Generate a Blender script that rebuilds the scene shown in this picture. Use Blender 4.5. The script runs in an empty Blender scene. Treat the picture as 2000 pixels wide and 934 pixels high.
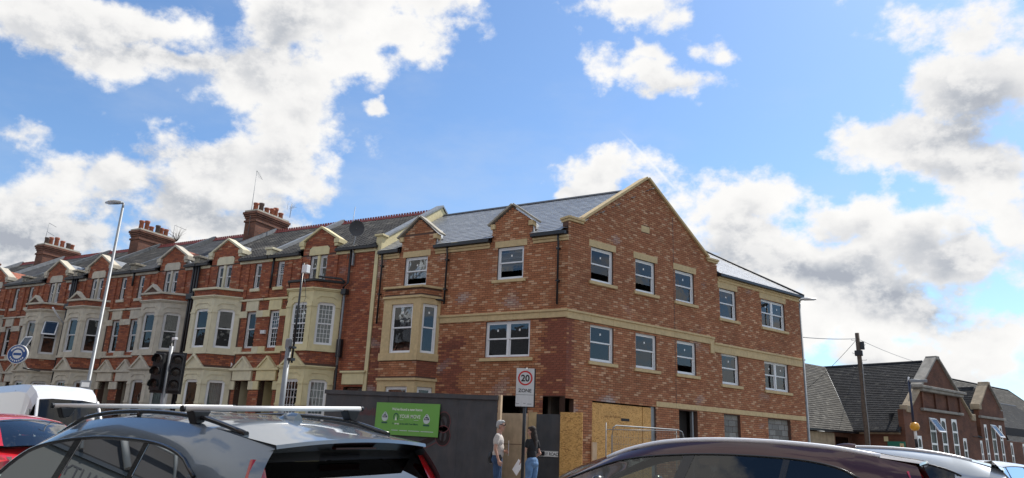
import bpy, math, random
from mathutils import noise as mnoise
from mathutils import Vector, Matrix
R = random.Random(7)
S = bpy.context.scene
COL = S.collection
rad = math.radians
# ------------------------------------------------------------------ camera
F_PX, PITCH, ROLL, YAW = 1423.24, rad(15.91465), rad(2.39144), rad(-29.52663)
CZ = 1.3
Fv = Vector((math.sin(YAW)*math.cos(PITCH), math.cos(YAW)*math.cos(PITCH), math.sin(PITCH)))
R0 = Vector((math.cos(YAW), -math.sin(YAW), 0)); U0 = R0.cross(Fv)
Rv = math.cos(ROLL)*R0 + math.sin(ROLL)*U0
Uv = -math.sin(ROLL)*R0 + math.cos(ROLL)*U0
cam_d = bpy.data.cameras.new('camera'); cam = bpy.data.objects.new('camera', cam_d); COL.objects.link(cam)
cam_d.sensor_width = 36; cam_d.lens = 36*F_PX/2000; cam_d.clip_end = 3000; cam_d.clip_start = 0.05
M = Matrix((Rv, Uv, -Fv)).transposed().to_4x4(); M.translation = Vector((0, 0, CZ)); cam.matrix_world = M
S.camera = cam
S.view_settings.view_transform = 'Standard'; S.view_settings.look = 'None'
S.view_settings.exposure = 1.05; S.view_settings.gamma = 1.0
# ------------------------------------------------------------------ sun + sky
SUN_AZ, SUN_EL = rad(20), rad(52)      # azimuth from +Y towards +X
sd = bpy.data.lights.new('sun', 'SUN'); so = bpy.data.objects.new('sun', sd); COL.objects.link(so)
sd.energy = 2.6; sd.angle = rad(0.6); sd.color = (1, .95, .87)
sv = Vector((math.sin(SUN_AZ)*math.cos(SUN_EL), math.cos(SUN_AZ)*math.cos(SUN_EL), math.sin(SUN_EL)))
so.rotation_euler = sv.to_track_quat('Z', 'Y').to_euler()
W = bpy.data.worlds.new('World'); S.world = W; W.use_nodes = True
def build_sky():
    nt = W.node_tree; N = nt.nodes; L = nt.links; N.clear()
    out = N.new('ShaderNodeOutputWorld'); bg = N.new('ShaderNodeBackground'); bg.inputs[1].default_value = 0.1
    L.new(bg.outputs[0], out.inputs[0])
    sky = N.new('ShaderNodeTexSky'); sky.sky_type = 'NISHITA'; sky.sun_disc = False
    sky.sun_elevation = SUN_EL; sky.sun_rotation = SUN_AZ; sky.air_density = 1.0; sky.dust_density = .6; sky.ozone_density = 1.5
    tc = N.new('ShaderNodeTexCoord')
    def vm(op, a, b=None, out_=0):
        n = N.new('ShaderNodeVectorMath'); n.operation = op
        for i, v in enumerate((a, b)):
            if v is None: continue
            if hasattr(v, 'is_linked'): L.new(v, n.inputs[i])
            else: n.inputs[i].default_value = v
        return n.outputs['Value'] if op in ('DOT_PRODUCT', 'LENGTH') else n.outputs[0]
    def m(op, a, b=0.0, c=0.0, clamp=False):
        n = N.new('ShaderNodeMath'); n.operation = op; n.use_clamp = clamp
        for i, v in enumerate((a, b, c)):
            if hasattr(v, 'is_linked'): L.new(v, n.inputs[i])
            else: n.inputs[i].default_value = v
        return n.outputs[0]
    def ramp(v, a, b, lo=0, hi=1, sm=True):
        n = N.new('ShaderNodeMapRange'); n.interpolation_type = 'SMOOTHSTEP' if sm else 'LINEAR'
        L.new(v, n.inputs[0]); n.inputs[1].default_value = a; n.inputs[2].default_value = b
        n.inputs[3].default_value = lo; n.inputs[4].default_value = hi
        return n.outputs[0]
    d = tc.outputs['Generated']
    # bearings of the cloud banks, in the tangent plane of the direction they stand in
    fx = m('MAXIMUM', vm('DOT_PRODUCT', d, tuple(Fv)), .12)
    px = m('DIVIDE', vm('DOT_PRODUCT', d, tuple(Rv)), fx); py = m('DIVIDE', vm('DOT_PRODUCT', d, tuple(Uv)), fx)
    comb = N.new('ShaderNodeCombineXYZ'); L.new(px, comb.inputs[0]); L.new(py, comb.inputs[1]); P = comb.outputs[0]
    def noise(vec, scale, detail=6, rough=.55, w=0.0):
        n = N.new('ShaderNodeTexNoise'); n.noise_dimensions = '3D'; L.new(vec, n.inputs['Vector'])
        n.inputs['Scale'].default_value = scale; n.inputs['Detail'].default_value = detail; n.inputs['Roughness'].default_value = rough
        return n.outputs[0]
    wv = N.new('ShaderNodeTexNoise'); L.new(d, wv.inputs['Vector']); wv.inputs['Scale'].default_value = 5; wv.inputs['Detail'].default_value = 4
    warp = vm('MULTIPLY', vm('SUBTRACT', wv.outputs['Color'], (.5, .5, .5)), (.22, .16, 0))
    wv2 = N.new('ShaderNodeTexNoise'); L.new(d, wv2.inputs['Vector']); wv2.inputs['Scale'].default_value = 22; wv2.inputs['Detail'].default_value = 5
    warp2 = vm('MULTIPLY', vm('SUBTRACT', wv2.outputs['Color'], (.5, .5, .5)), (.06, .05, 0))
    PW = vm('ADD', vm('ADD', P, warp), warp2)
    blobs = [  # x y rx ry rot weight   (bearings written in photo pixels)
        (620, 10, 310, 120, 5, 1.15), (500, 140, 200, 95, 10, 1.15), (550, 240, 135, 80, 0, 1.1), (760, 100, 150, 90, -15, 1.1), (330, 100, 210, 55, -5, .95),
        (430, 330, 270, 110, 0, 1.25), (200, 400, 260, 105, 0, 1.25), (60, 480, 190, 130, 0, 1.2), (420, 440, 300, 90, 0, 1.25), (200, 30, 340, 70, 0, 1.05), (620, 370, 85, 75, 0, 1.1),
        (20, 265, 130, 34, 20, .62), (766, 247, 40, 20, 5, .9),
        (1260, 12, 130, 48, 0, .95), (1395, 85, 75, 42, 10, .9), (1290, 145, 112, 45, 15, .95), (1262, 92, 42, 32, 0, .72),
        (1150, 352, 115, 50, -8, 1.1), (1075, 375, 55, 24, 0, .95),
        (1480, 415, 200, 78, 8, 1.2), (1630, 445, 110, 60, 0, 1.1), (1500, 490, 260, 95, 15, 1.3), (1640, 560, 320, 95, 5, 1.35), (1850, 520, 260, 80, 0, 1.2), (1700, 620, 280, 65, 0, 1.1),
        (1830, 300, 230, 58, -6, 1.1), (1940, 350, 150, 95, 0, 1.2), (1965, 190, 150, 110, -25, 1.1), (1830, 55, 160, 80, 15, .72), (1965, 50, 140, 80, 0, .85),
        (1800, 700, 330, 75, 3, 1.1), (1950, 640, 200, 60, 0, 1.0), (1600, 680, 140, 55, 0, 1.0), (1800, 810, 500, 70, 0, 1.1), (-100, 560, 400, 90, 0, 1.1), (1960, 450, 140, 70, 0, 1.1)]
    field = None
    for (cx, cy, rx, ry, rot, wt) in blobs:
        mp = N.new('ShaderNodeMapping'); mp.vector_type = 'TEXTURE'
        mp.inputs['Location'].default_value = ((cx-1000)/F_PX, -(cy-467)/F_PX, 0)
        mp.inputs['Rotation'].default_value = (0, 0, -rad(rot)); mp.inputs['Scale'].default_value = (rx/F_PX, ry/F_PX, 1)
        L.new(PW, mp.inputs[0]); ln = vm('LENGTH', mp.outputs[0])
        v = m('MULTIPLY', m('SUBTRACT', 1.5, ln), wt/1.5)
        if field is None: field = v
        else:
            field = m('SMOOTH_MAX', field, v, .12)
    # elsewhere on the sky dome: the same broken cumulus from noise alone
    front = ramp(vm('DOT_PRODUCT', d, tuple(Fv)), .45, .7)
    nb = noise(d, 2.2, 3, .5); back = m('MULTIPLY', m('SUBTRACT', nb, .40), 5.0)
    mx = N.new('ShaderNodeMix'); L.new(front, mx.inputs[0]); L.new(back, mx.inputs[2]); L.new(field, mx.inputs[3]); base = mx.outputs[0]
    stretch = vm('MULTIPLY', d, (1, 1, 1.35))
    n1 = noise(stretch, 7, 10, .6); n2 = noise(stretch, 19, 9, .62)
    fb = m('ADD', m('MULTIPLY', m('SUBTRACT', n1, .5), 1.9), m('MULTIPLY', m('SUBTRACT', n2, .5), 1.1))
    dens = m('ADD', base, fb)
    alpha = ramp(dens, .34, .74)
    # relief: compare with a sample taken a little towards the sun
    dl = vm('ADD', stretch, tuple(sv*.022)); n1b = noise(dl, 7, 10, .6); n2b = noise(dl, 19, 9, .62)
    fbb = m('ADD', m('MULTIPLY', m('SUBTRACT', n1b, .5), 1.9), m('MULTIPLY', m('SUBTRACT', n2b, .5), 1.1))
    lit = ramp(m('SUBTRACT', fb, fbb), -.24, .26)
    thick = ramp(dens, .45, 1.9)
    # bases lying in the clouds' own shade
    sf = None
    for (cx, cy, rx, ry, rot, wt) in [(330, 95, 300, 45, 0, .8), (560, 70, 150, 60, -20, .6), (300, 320, 170, 45, -8, .75), (440, 415, 230, 45, 0, .8), (90, 480, 220, 60, 0, .9), (560, 330, 60, 60, 0, .5), (1560, 545, 260, 45, 6, 1.0), (1800, 580, 260, 42, 0, 1.0),
            (1480, 470, 130, 40, 10, .6), (1640, 470, 70, 40, 0, .5), (1950, 260, 110, 60, -20, .7), (1900, 350, 140, 30, 0, .5), (1860, 510, 200, 40, 0, .7), (1750, 730, 260, 26, 3, .6), (1290, 160, 60, 16, 0, .35), (1150, 372, 80, 14, 0, .4)]:
        mp = N.new('ShaderNodeMapping'); mp.vector_type = 'TEXTURE'
        mp.inputs['Location'].default_value = ((cx-1000)/F_PX, -(cy-467)/F_PX, 0); mp.inputs['Rotation'].default_value = (0, 0, -rad(rot)); mp.inputs['Scale'].default_value = (rx/F_PX*1.5, ry/F_PX*1.5, 1)
        L.new(PW, mp.inputs[0]); v = m('MULTIPLY', m('SUBTRACT', 1.0, vm('LENGTH', mp.outputs[0]), clamp=True), wt); sf = v if sf is None else m('SMOOTH_MAX', sf, v, .1)
    thick = m('ADD', m('MULTIPLY', thick, .62), m('MULTIPLY', m('MULTIPLY', sf, front), 1.1))
    big = noise(d, 3.2, 4, .5)
    shade = m('MULTIPLY', m('ADD', thick, m('MULTIPLY', m('SUBTRACT', big, .5), 1.3)), m('SUBTRACT', 1.1, m('MULTIPLY', lit, .75)), clamp=True)
    cc = N.new('ShaderNodeValToRGB'); L.new(shade, cc.inputs[0])
    e = cc.color_ramp.elements; e[0].position = 0; e[0].color = (4.9, 4.85, 4.75, 1); e[1].position = 1; e[1].color = (2.05, 2.2, 2.5, 1)
    for p_, c_ in ((.25, (4.3, 4.28, 4.25, 1)), (.5, (3.45, 3.5, 3.6, 1)), (.75, (2.65, 2.78, 3.0, 1))):
        q = cc.color_ramp.elements.new(p_); q.color = c_
    tint = N.new('ShaderNodeMix'); tint.data_type = 'RGBA'; tint.blend_type = 'MULTIPLY'; tint.inputs[0].default_value = 1
    L.new(sky.outputs[0], tint.inputs[6]); tint.inputs[7].default_value = (.60, .73, .84, 1)
    # thin high veil
    veil = ramp(m('ADD', noise(vm('MULTIPLY', d, (1, 1, 2.5)), 2.6, 7, .6), 0.0), .45, .8, 0, .38)
    c1 = N.new('ShaderNodeMix'); c1.data_type = 'RGBA'; L.new(veil, c1.inputs[0]); L.new(tint.outputs[2], c1.inputs[6]); c1.inputs[7].default_value = (3.0, 3.4, 4.0, 1)
    # contrail
    mp = N.new('ShaderNodeMapping'); mp.vector_type = 'TEXTURE'; mp.inputs['Location'].default_value = (275/F_PX, 145/F_PX, 0)
    mp.inputs['Rotation'].default_value = (0, 0, -rad(46)); mp.inputs['Scale'].default_value = (95/F_PX, 4.0/F_PX, 1); L.new(vm('ADD', P, vm('MULTIPLY', warp2, (.08, .08, 0))), mp.inputs[0])
    ct = ramp(vm('LENGTH', mp.outputs[0]), .1, 1.1, .55, 0)
    c2 = N.new('ShaderNodeMix'); c2.data_type = 'RGBA'; L.new(ct, c2.inputs[0]); L.new(c1.outputs[2], c2.inputs[6]); c2.inputs[7].default_value = (5, 5.2, 5.4, 1)
    c3 = N.new('ShaderNodeMix'); c3.data_type = 'RGBA'; L.new(alpha, c3.inputs[0]); L.new(c2.outputs[2], c3.inputs[6]); L.new(cc.outputs[0], c3.inputs[7])
    L.new(c3.outputs[2], bg.inputs[0])
    W.cycles.sampling_method = 'MANUAL'; W.cycles.sample_map_resolution = 1024
build_sky()
# ------------------------------------------------------------------ frames
C0 = Vector((-9.90020707, 21.3128107, 0)); TH = rad(66.91478); TT = rad(1.75363)
D2 = Vector((math.cos(TH), math.sin(TH), 0)); N2 = Vector((math.sin(TH), -math.cos(TH), 0))
PT = C0 + Vector((-8.08, 0, 0)); DT = Vector((math.cos(TT), math.sin(TT), 0)); NT = Vector((math.sin(TT), -math.cos(TT), 0))
def ray(x, y): return Fv*F_PX + Rv*(x-1000) - Uv*(y-467)
def at_r(x, y, r):
    d = ray(x, y); return Vector((0, 0, CZ)) + d*(r/math.hypot(d.x, d.y))
# ------------------------------------------------------------------ materials
MATS = {}
def mat(name, col=(.5, .5, .5), rough=.8, metal=0, noise=0, nscale=20, bump=0, bscale=60, coat=0, attr=False, spec=.5, dirt=0, dirtcol=(.05, .045, .04), dscale=1.5, trans=None):
    if name in MATS: return MATS[name]
    m_ = bpy.data.materials.new(name); m_.use_nodes = True; nt = m_.node_tree; N = nt.nodes; L = nt.links
    b = N['Principled BSDF']; b.inputs['Roughness'].default_value = rough; b.inputs['Metallic'].default_value = metal
    b.inputs['Specular IOR Level'].default_value = spec
    if coat: b.inputs['Coat Weight'].default_value = coat; b.inputs['Coat Roughness'].default_value = .04
    src = None
    if attr:
        a = N.new('ShaderNodeVertexColor'); a.layer_name = 'col'; src = a.outputs[0]
    tc = N.new('ShaderNodeTexCoord')
    def mixc(a, bcol, fac, mode='MIX'):
        x = N.new('ShaderNodeMix'); x.data_type = 'RGBA'; x.blend_type = mode
        if hasattr(fac, 'is_linked'): L.new(fac, x.inputs[0])
        else: x.inputs[0].default_value = fac
        for i, v in ((6, a), (7, bcol)):
            if hasattr(v, 'is_linked'): L.new(v, x.inputs[i])
            else: x.inputs[i].default_value = (*v, 1) if len(v) == 3 else v
        return x.outputs[2]
    base = src if src is not None else col
    if noise:
        n = N.new('ShaderNodeTexNoise'); n.inputs['Scale'].default_value = nscale; n.inputs['Detail'].default_value = 6; L.new(tc.outputs['Object'], n.inputs[0])
        r = N.new('ShaderNodeMapRange'); L.new(n.outputs[0], r.inputs[0]); r.inputs[1].default_value = .3; r.inputs[2].default_value = .7; r.inputs[3].default_value = 1-noise; r.inputs[4].default_value = 1+noise
        cb = N.new('ShaderNodeCombineColor')
        for i in range(3): L.new(r.outputs[0], cb.inputs[i])
        base = mixc(base, cb.outputs[0], 1.0, 'MULTIPLY')
    if dirt:
        n = N.new('ShaderNodeTexNoise'); n.inputs['Scale'].default_value = dscale; n.inputs['Detail'].default_value = 8; n.inputs['Roughness'].default_value = .65
        mp = N.new('ShaderNodeMapping'); mp.inputs['Scale'].default_value = (1.6, 1.6, .6); L.new(tc.outputs['Object'], mp.inputs[0]); L.new(mp.outputs[0], n.inputs[0])
        r = N.new('ShaderNodeMapRange'); L.new(n.outputs[0], r.inputs[0]); r.inputs[1].default_value = .45; r.inputs[2].default_value = .75; r.inputs[4].default_value = dirt
        base = mixc(base, dirtcol, r.outputs[0])
    if hasattr(base, 'is_linked'): L.new(base, b.inputs['Base Color'])
    else: b.inputs['Base Color'].default_value = (*base, 1)
    if bump:
        n = N.new('ShaderNodeTexNoise'); n.inputs['Scale'].default_value = bscale; n.inputs['Detail'].default_value = 5; L.new(tc.outputs['Object'], n.inputs[0])
        bp = N.new('ShaderNodeBump'); bp.inputs['Strength'].default_value = bump; bp.inputs['Distance'].default_value = .01; L.new(n.outputs[0], bp.inputs['Height']); L.new(bp.outputs[0], b.inputs['Normal'])
    MATS[name] = m_; return m_
def glass(name, tint=(.8, .85, .85), refl=1.5, alpha_tint=None, wob=.0, rough=0.0):
    if name in MATS: return MATS[name]
    m_ = bpy.data.materials.new(name); m_.use_nodes = True; nt = m_.node_tree; N = nt.nodes; L = nt.links; N.clear()
    o = N.new('ShaderNodeOutputMaterial'); t = N.new('ShaderNodeBsdfTransparent'); t.inputs[0].default_value = (*tint, 1)
    g = N.new('ShaderNodeBsdfGlossy'); g.inputs['Roughness'].default_value = rough; g.inputs[0].default_value = (1, 1, 1, 1)
    fr = N.new('ShaderNodeFresnel'); fr.inputs[0].default_value = refl
    mx = N.new('ShaderNodeMixShader'); L.new(fr.outputs[0], mx.inputs[0]); L.new(t.outputs[0], mx.inputs[1]); L.new(g.outputs[0], mx.inputs[2]); L.new(mx.outputs[0], o.inputs[0])
    if wob:
        tc = N.new('ShaderNodeTexCoord'); n = N.new('ShaderNodeTexNoise'); n.inputs['Scale'].default_value = 2.2; L.new(tc.outputs['Object'], n.inputs[0])
        bp = N.new('ShaderNodeBump'); bp.inputs['Strength'].default_value = wob; bp.inputs['Distance'].default_value = .02; L.new(n.outputs[0], bp.inputs['Height'])
        L.new(bp.outputs[0], g.inputs['Normal']); L.new(bp.outputs[0], fr.inputs['Normal'])
    MATS[name] = m_; return m_
def brick_tex(name, c1, c2, mortar, scale=1.0):
    if name in MATS: return MATS[name]
    m_ = bpy.data.materials.new(name); m_.use_nodes = True; nt = m_.node_tree; N = nt.nodes; L = nt.links; b = N['Principled BSDF']; b.inputs['Roughness'].default_value = .9
    tc = N.new('ShaderNodeTexCoord'); sp = N.new('ShaderNodeSeparateXYZ'); L.new(tc.outputs['Object'], sp.inputs[0])
    ad = N.new('ShaderNodeMath'); ad.operation = 'ADD'; L.new(sp.outputs[0], ad.inputs[0]); L.new(sp.outputs[1], ad.inputs[1])
    cb = N.new('ShaderNodeCombineXYZ'); L.new(ad.outputs[0], cb.inputs[0]); L.new(sp.outputs[2], cb.inputs[1])
    br = N.new('ShaderNodeTexBrick'); L.new(cb.outputs[0], br.inputs[0]); br.inputs['Color1'].default_value = (*c1, 1); br.inputs['Color2'].default_value = (*c2, 1); br.inputs['Mortar'].default_value = (*mortar, 1)
    br.inputs['Scale'].default_value = 1; br.inputs['Brick Width'].default_value = .225; br.inputs['Row Height'].default_value = .075; br.inputs['Mortar Size'].default_value = .008
    n = N.new('ShaderNodeTexNoise'); n.inputs['Scale'].default_value = 1.2; n.inputs['Detail'].default_value = 7; L.new(tc.outputs['Object'], n.inputs[0])
    r = N.new('ShaderNodeMapRange'); L.new(n.outputs[0], r.inputs[0]); r.inputs[1].default_value = .3; r.inputs[2].default_value = .7; r.inputs[3].default_value = .65; r.inputs[4].default_value = 1.3
    c2_ = N.new('ShaderNodeCombineColor'); [L.new(r.outputs[0], c2_.inputs[i]) for i in range(3)]
    x = N.new('ShaderNodeMix'); x.data_type = 'RGBA'; x.blend_type = 'MULTIPLY'; x.inputs[0].default_value = 1; L.new(br.outputs[0], x.inputs[6]); L.new(c2_.outputs[0], x.inputs[7]); L.new(x.outputs[2], b.inputs['Base Color'])
    bp = N.new('ShaderNodeBump'); bp.inputs['Strength'].default_value = .5; bp.inputs['Distance'].default_value = -.006; L.new(br.outputs[1], bp.inputs['Height']); L.new(bp.outputs[0], b.inputs['Normal'])
    MATS[name] = m_; return m_
m_brick = mat('fired_brick', rough=.88, attr=True, noise=.22, nscale=35, bump=.4, bscale=90)
m_mortar_new = mat('mortar_new', (.115, .065, .048), .95, noise=.15)
m_mortar_old = mat('mortar_old', (.095, .055, .042), .95, noise=.2)
m_buff = mat('buff_cast_stone', (.57, .435, .235), .85, noise=.10, nscale=9, bump=.15, bscale=120, dirt=.25, dirtcol=(.26, .19, .11), dscale=2)
m_upvc = mat('white_upvc', (.78, .79, .80), .35, noise=.02)
m_upvc_old = mat('aged_white_frame', (.62, .62, .62), .45, noise=.06, nscale=6)
m_glass = glass('window_glass', (.55, .58, .60), 1.6, wob=.10)
m_glass_old = glass('old_window_glass', (.72, .76, .76), 1.5, wob=.25)
m_black = mat('black_plastic', (.012, .013, .016), .35)
m_slate = mat('new_slate', rough=.33, attr=True, noise=.12, nscale=14, bump=.2, bscale=40)
m_tile = mat('weathered_roof_tile', rough=.88, spec=.25, attr=True, noise=.25, nscale=10, bump=.4, bscale=50)
m_lead = mat('lead_flashing', (.22, .235, .25), .5, noise=.2, nscale=5)
m_leadlight = mat('pale_flashing', (.55, .57, .58), .55, noise=.12, nscale=8)
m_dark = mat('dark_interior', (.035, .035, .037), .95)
m_plaster = mat('bare_plaster', (.16, .15, .14), .95, noise=.2, nscale=3)
m_curtain = mat('net_curtain', (.62, .63, .65), .95, noise=.12, nscale=14)
m_blind = mat('dark_blind', (.10, .095, .09), .9, noise=.2)
m_terracotta = mat('terracotta', (.32, .105, .06), .85, noise=.25, nscale=12, dirt=.5)
m_redridge = mat('red_ridge_tile', (.20, .035, .030), .7, noise=.2, nscale=12, dirt=.4)
m_galv = mat('galvanised_steel', (.24, .255, .27), .5, metal=.35, noise=.10, nscale=6)
m_steel = mat('bright_steel', (.75, .76, .78), .22, metal=.9)
m_hoard = mat('dark_grey_hoarding_paint', (.052, .054, .060), .62, noise=.22, nscale=2.2, dirt=.55, dirtcol=(.10, .085, .08), dscale=2.5)
m_ply = mat('weathered_plywood', (.58, .42, .27), .85, noise=.12, nscale=4, dirt=.35, dirtcol=(.17, .11, .07), dscale=3)
def osb():
    m_ = bpy.data.materials.new('osb_board'); m_.use_nodes = True; nt = m_.node_tree; N = nt.nodes; L = nt.links; b = N['Principled BSDF']; b.inputs['Roughness'].default_value = .75
    tc = N.new('ShaderNodeTexCoord'); mp = N.new('ShaderNodeMapping'); mp.inputs['Scale'].default_value = (14, 14, 30); L.new(tc.outputs['Object'], mp.inputs[0])
    v = N.new('ShaderNodeTexVoronoi'); v.inputs['Scale'].default_value = 1.6; v.inputs['Randomness'].default_value = 1; L.new(mp.outputs[0], v.inputs[0])
    n = N.new('ShaderNodeTexNoise'); n.inputs['Scale'].default_value = 3; n.inputs['Detail'].default_value = 5; L.new(tc.outputs['Object'], n.inputs[0])
    cr = N.new('ShaderNodeValToRGB'); L.new(v.outputs['Color'], cr.inputs[0]); e = cr.color_ramp.elements
    e[0].position = .1; e[0].color = (.42, .20, .06, 1); e[1].position = .75; e[1].color = (.86, .50, .17, 1); q = e.new(.3); q.color = (.68, .37, .11, 1)
    x = N.new('ShaderNodeMix'); x.data_type = 'RGBA'; x.blend_type = 'MULTIPLY'; x.inputs[0].default_value = .45; L.new(cr.outputs[0], x.inputs[6]); L.new(n.outputs[0], x.inputs[7])
    L.new(x.outputs[2], b.inputs['Base Color']); return m_
m_osb = osb()
m_concrete = mat('concrete_block', rough=.95, attr=True, noise=.15, nscale=20, bump=.4)
m_wood = mat('creosoted_pole', (.095, .075, .058), .9, noise=.3, nscale=8, bump=.5, bscale=20)
m_white = mat('white_paint', (.78, .78, .76), .4, noise=.04)
m_paper = mat('paper', (.80, .80, .80), .8)
m_ink = mat('black_ink', (.015, .015, .018), .5)
m_asphalt = mat('asphalt', (.05, .05, .052), .92, noise=.25, nscale=3, bump=.5, bscale=80)
m_paving = mat('paving', (.20, .19, .18), .9, noise=.2, nscale=2.5, bump=.3)
m_red = mat('signal_red', (.55, .02, .025), .4)
# ------------------------------------------------------------------ mesh helpers
class MB:
    def __init__(s): s.v = []; s.f = []; s.c = []; s.sm = []; s.uv = None
    def add(s, vs, fs, col=None, smooth=False):
        n = len(s.v); s.v += [tuple(p) for p in vs]; s.f += [tuple(i+n for i in q) for q in fs]
        s.c += [col or (1, 1, 1)]*len(vs); s.sm += [smooth]*len(fs); return s
    def box(s, x0, x1, y0, y1, z0, z1, col=None, skip=''):
        vs = [(x0, y0, z0), (x1, y0, z0), (x1, y1, z0), (x0, y1, z0), (x0, y0, z1), (x1, y0, z1), (x1, y1, z1), (x0, y1, z1)]
        fs = [(0, 3, 2, 1), (4, 5, 6, 7), (0, 1, 5, 4), (2, 3, 7, 6), (0, 4, 7, 3), (1, 2, 6, 5)]
        if 'b' in skip: fs.remove((2, 3, 7, 6))
        return s.add(vs, fs, col)
    def xbox(s, M_, dx, dy, dz, col=None):
        vs = [M_ @ Vector((a*dx/2, b*dy/2, c*dz/2)) for a in (-1, 1) for b in (-1, 1) for c in (-1, 1)]
        return s.add(vs, [(0, 1, 3, 2), (4, 6, 7, 5), (0, 4, 5, 1), (2, 3, 7, 6), (0, 2, 6, 4), (1, 5, 7, 3)], col)
    def prism(s, pts, y0, y1, col=None):   # polygon in x,z extruded along y
        n = len(pts); vs = [(x, y0, z) for x, z in pts]+[(x, y1, z) for x, z in pts]
        fs = [tuple(range(n)), tuple(range(2*n-1, n-1, -1))]+[(i, i+n, (i+1) % n+n, (i+1) % n) for i in range(n)]
        return s.add(vs, fs, col)
    def plan(s, pts, z0, z1, col=None):    # polygon in x,y extruded up
        n = len(pts); vs = [(x, y, z0) for x, y in pts]+[(x, y, z1) for x, y in pts]
        fs = [tuple(range(n-1, -1, -1)), tuple(range(n, 2*n))]+[(i, (i+1) % n, (i+1) % n+n, i+n) for i in range(n)]
        return s.add(vs, fs, col)
    def tube(s, pts, r, n=10, col=None, cap=True, smooth=True):
        pts = [Vector(p) for p in pts]; rs = r if isinstance(r, (list, tuple)) else [r]*len(pts); vs = []; fs = []
        up = Vector((0, 0, 1))
        for i, p in enumerate(pts):
            t = (pts[min(i+1, len(pts)-1)]-pts[max(i-1, 0)]).normalized()
            a = t.cross(up if abs(t.z) < .95 else Vector((1, 0, 0))).normalized(); b = t.cross(a)
            for k in range(n):
                an = 2*math.pi*k/n; vs.append(p+(a*math.cos(an)+b*math.sin(an))*rs[i])
        for i in range(len(pts)-1):
            for k in range(n): fs.append((i*n+k, i*n+(k+1) % n, (i+1)*n+(k+1) % n, (i+1)*n+k))
        s.add(vs, fs, col, smooth)
        if cap:
            b0 = len(s.v)-len(vs); s.f += [tuple(b0+k for k in range(n-1, -1, -1)), tuple(b0+(len(pts)-1)*n+k for k in range(n))]; s.sm += [False, False]
        return s
    def lathe(s, prof, c=(0, 0, 0), n=16, col=None, smooth=True):  # prof: (r,z)
        vs = []; fs = []
        for r_, z in prof:
            for k in range(n):
                a = 2*math.pi*k/n; vs.append((c[0]+r_*math.cos(a), c[1]+r_*math.sin(a), c[2]+z))
        for i in range(len(prof)-1):
            for k in range(n): fs.append((i*n+k, i*n+(k+1) % n, (i+1)*n+(k+1) % n, (i+1)*n+k))
        return s.add(vs, fs, col, smooth)
    def disc(s, c, r_, y, n=24, ri=0, thick=.002):  # disc in xz plane facing -y
        if ri: 
            vs = [(c[0]+q*math.cos(2*math.pi*k/n), y, c[1]+q*math.sin(2*math.pi*k/n)) for q in (r_, ri) for k in range(n)]
            return s.add(vs, [(k, (k+1) % n, n+(k+1) % n, n+k) for k in range(n)])
        return s.add([(c[0]+r_*math.cos(2*math.pi*k/n), y, c[1]+r_*math.sin(2*math.pi*k/n)) for k in range(n)], [tuple(range(n))])
    def grid(s, P, smooth=True, col=None):   # P[i][j] points
        n = len(P); m_ = len(P[0]); vs = [p for row in P for p in row]
        return s.add(vs, [(i*m_+j, i*m_+j+1, (i+1)*m_+j+1, (i+1)*m_+j) for i in range(n-1) for j in range(m_-1)], col, smooth)
    def xf(s, M_): s.v = [tuple(M_ @ Vector(p)) for p in s.v]; return s
    def mesh(s, name, mt):
        me = bpy.data.meshes.new(name); me.from_pydata(s.v, [], s.f)
        mats = mt if isinstance(mt, (list, tuple)) else [mt]
        for q in mats: me.materials.append(q)
        if any(c != (1, 1, 1) for c in s.c):
            at = me.color_attributes.new('col', 'FLOAT_COLOR', 'POINT'); fl = []
            for c in s.c: fl += [c[0], c[1], c[2], 1]
            at.data.foreach_set('color', fl)
        if any(s.sm): me.polygons.foreach_set('use_smooth', s.sm)
        me.update(); return me
    def build(s, name, mt, parent=None, loc=None, rotz=None, bevel=0):
        o = bpy.data.objects.new(name, s.mesh(name, mt)); COL.objects.link(o)
        if parent is not None: o.parent = parent
        if loc is not None: o.location = loc
        if rotz is not None: o.rotation_euler = (0, 0, rotz)
        if bevel:
            b = o.modifiers.new('bevel', 'BEVEL'); b.width = bevel; b.segments = 2; b.limit_method = 'ANGLE'
        return o
def tag(o, label=None, cat=None, group=None, kind=None):
    if label: o['label'] = label
    if cat: o['category'] = cat
    if group: o['group'] = group
    if kind: o['kind'] = kind
    return o
def empty(name, loc=(0, 0, 0), rz=0, parent=None):
    o = bpy.data.objects.new(name, None); COL.objects.link(o); o.location = loc; o.rotation_euler = (0, 0, rz); o.empty_display_size = .3
    if parent: o.parent = parent
    return o
def text(name, s, size, mt, parent, loc, rot=(math.pi/2, 0, 0), align='CENTER', ext=.001, sx=1.0, bold=0.0, shear=0.0):
    cu = bpy.data.curves.new(name, 'FONT'); cu.body = s; cu.size = size; cu.align_x = align; cu.extrude = ext; cu.offset = bold; cu.shear = shear
    o = bpy.data.objects.new(name, cu); COL.objects.link(o); dg = bpy.context.evaluated_depsgraph_get()
    me = bpy.data.meshes.new_from_object(o.evaluated_get(dg)); bpy.data.objects.remove(o)
    for v in me.vertices: v.co.x *= sx
    me.materials.clear(); me.materials.append(mt)
    o = bpy.data.objects.new(name, me); COL.objects.link(o); o.parent = parent; o.location = loc; o.rotation_euler = rot; return o
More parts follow.
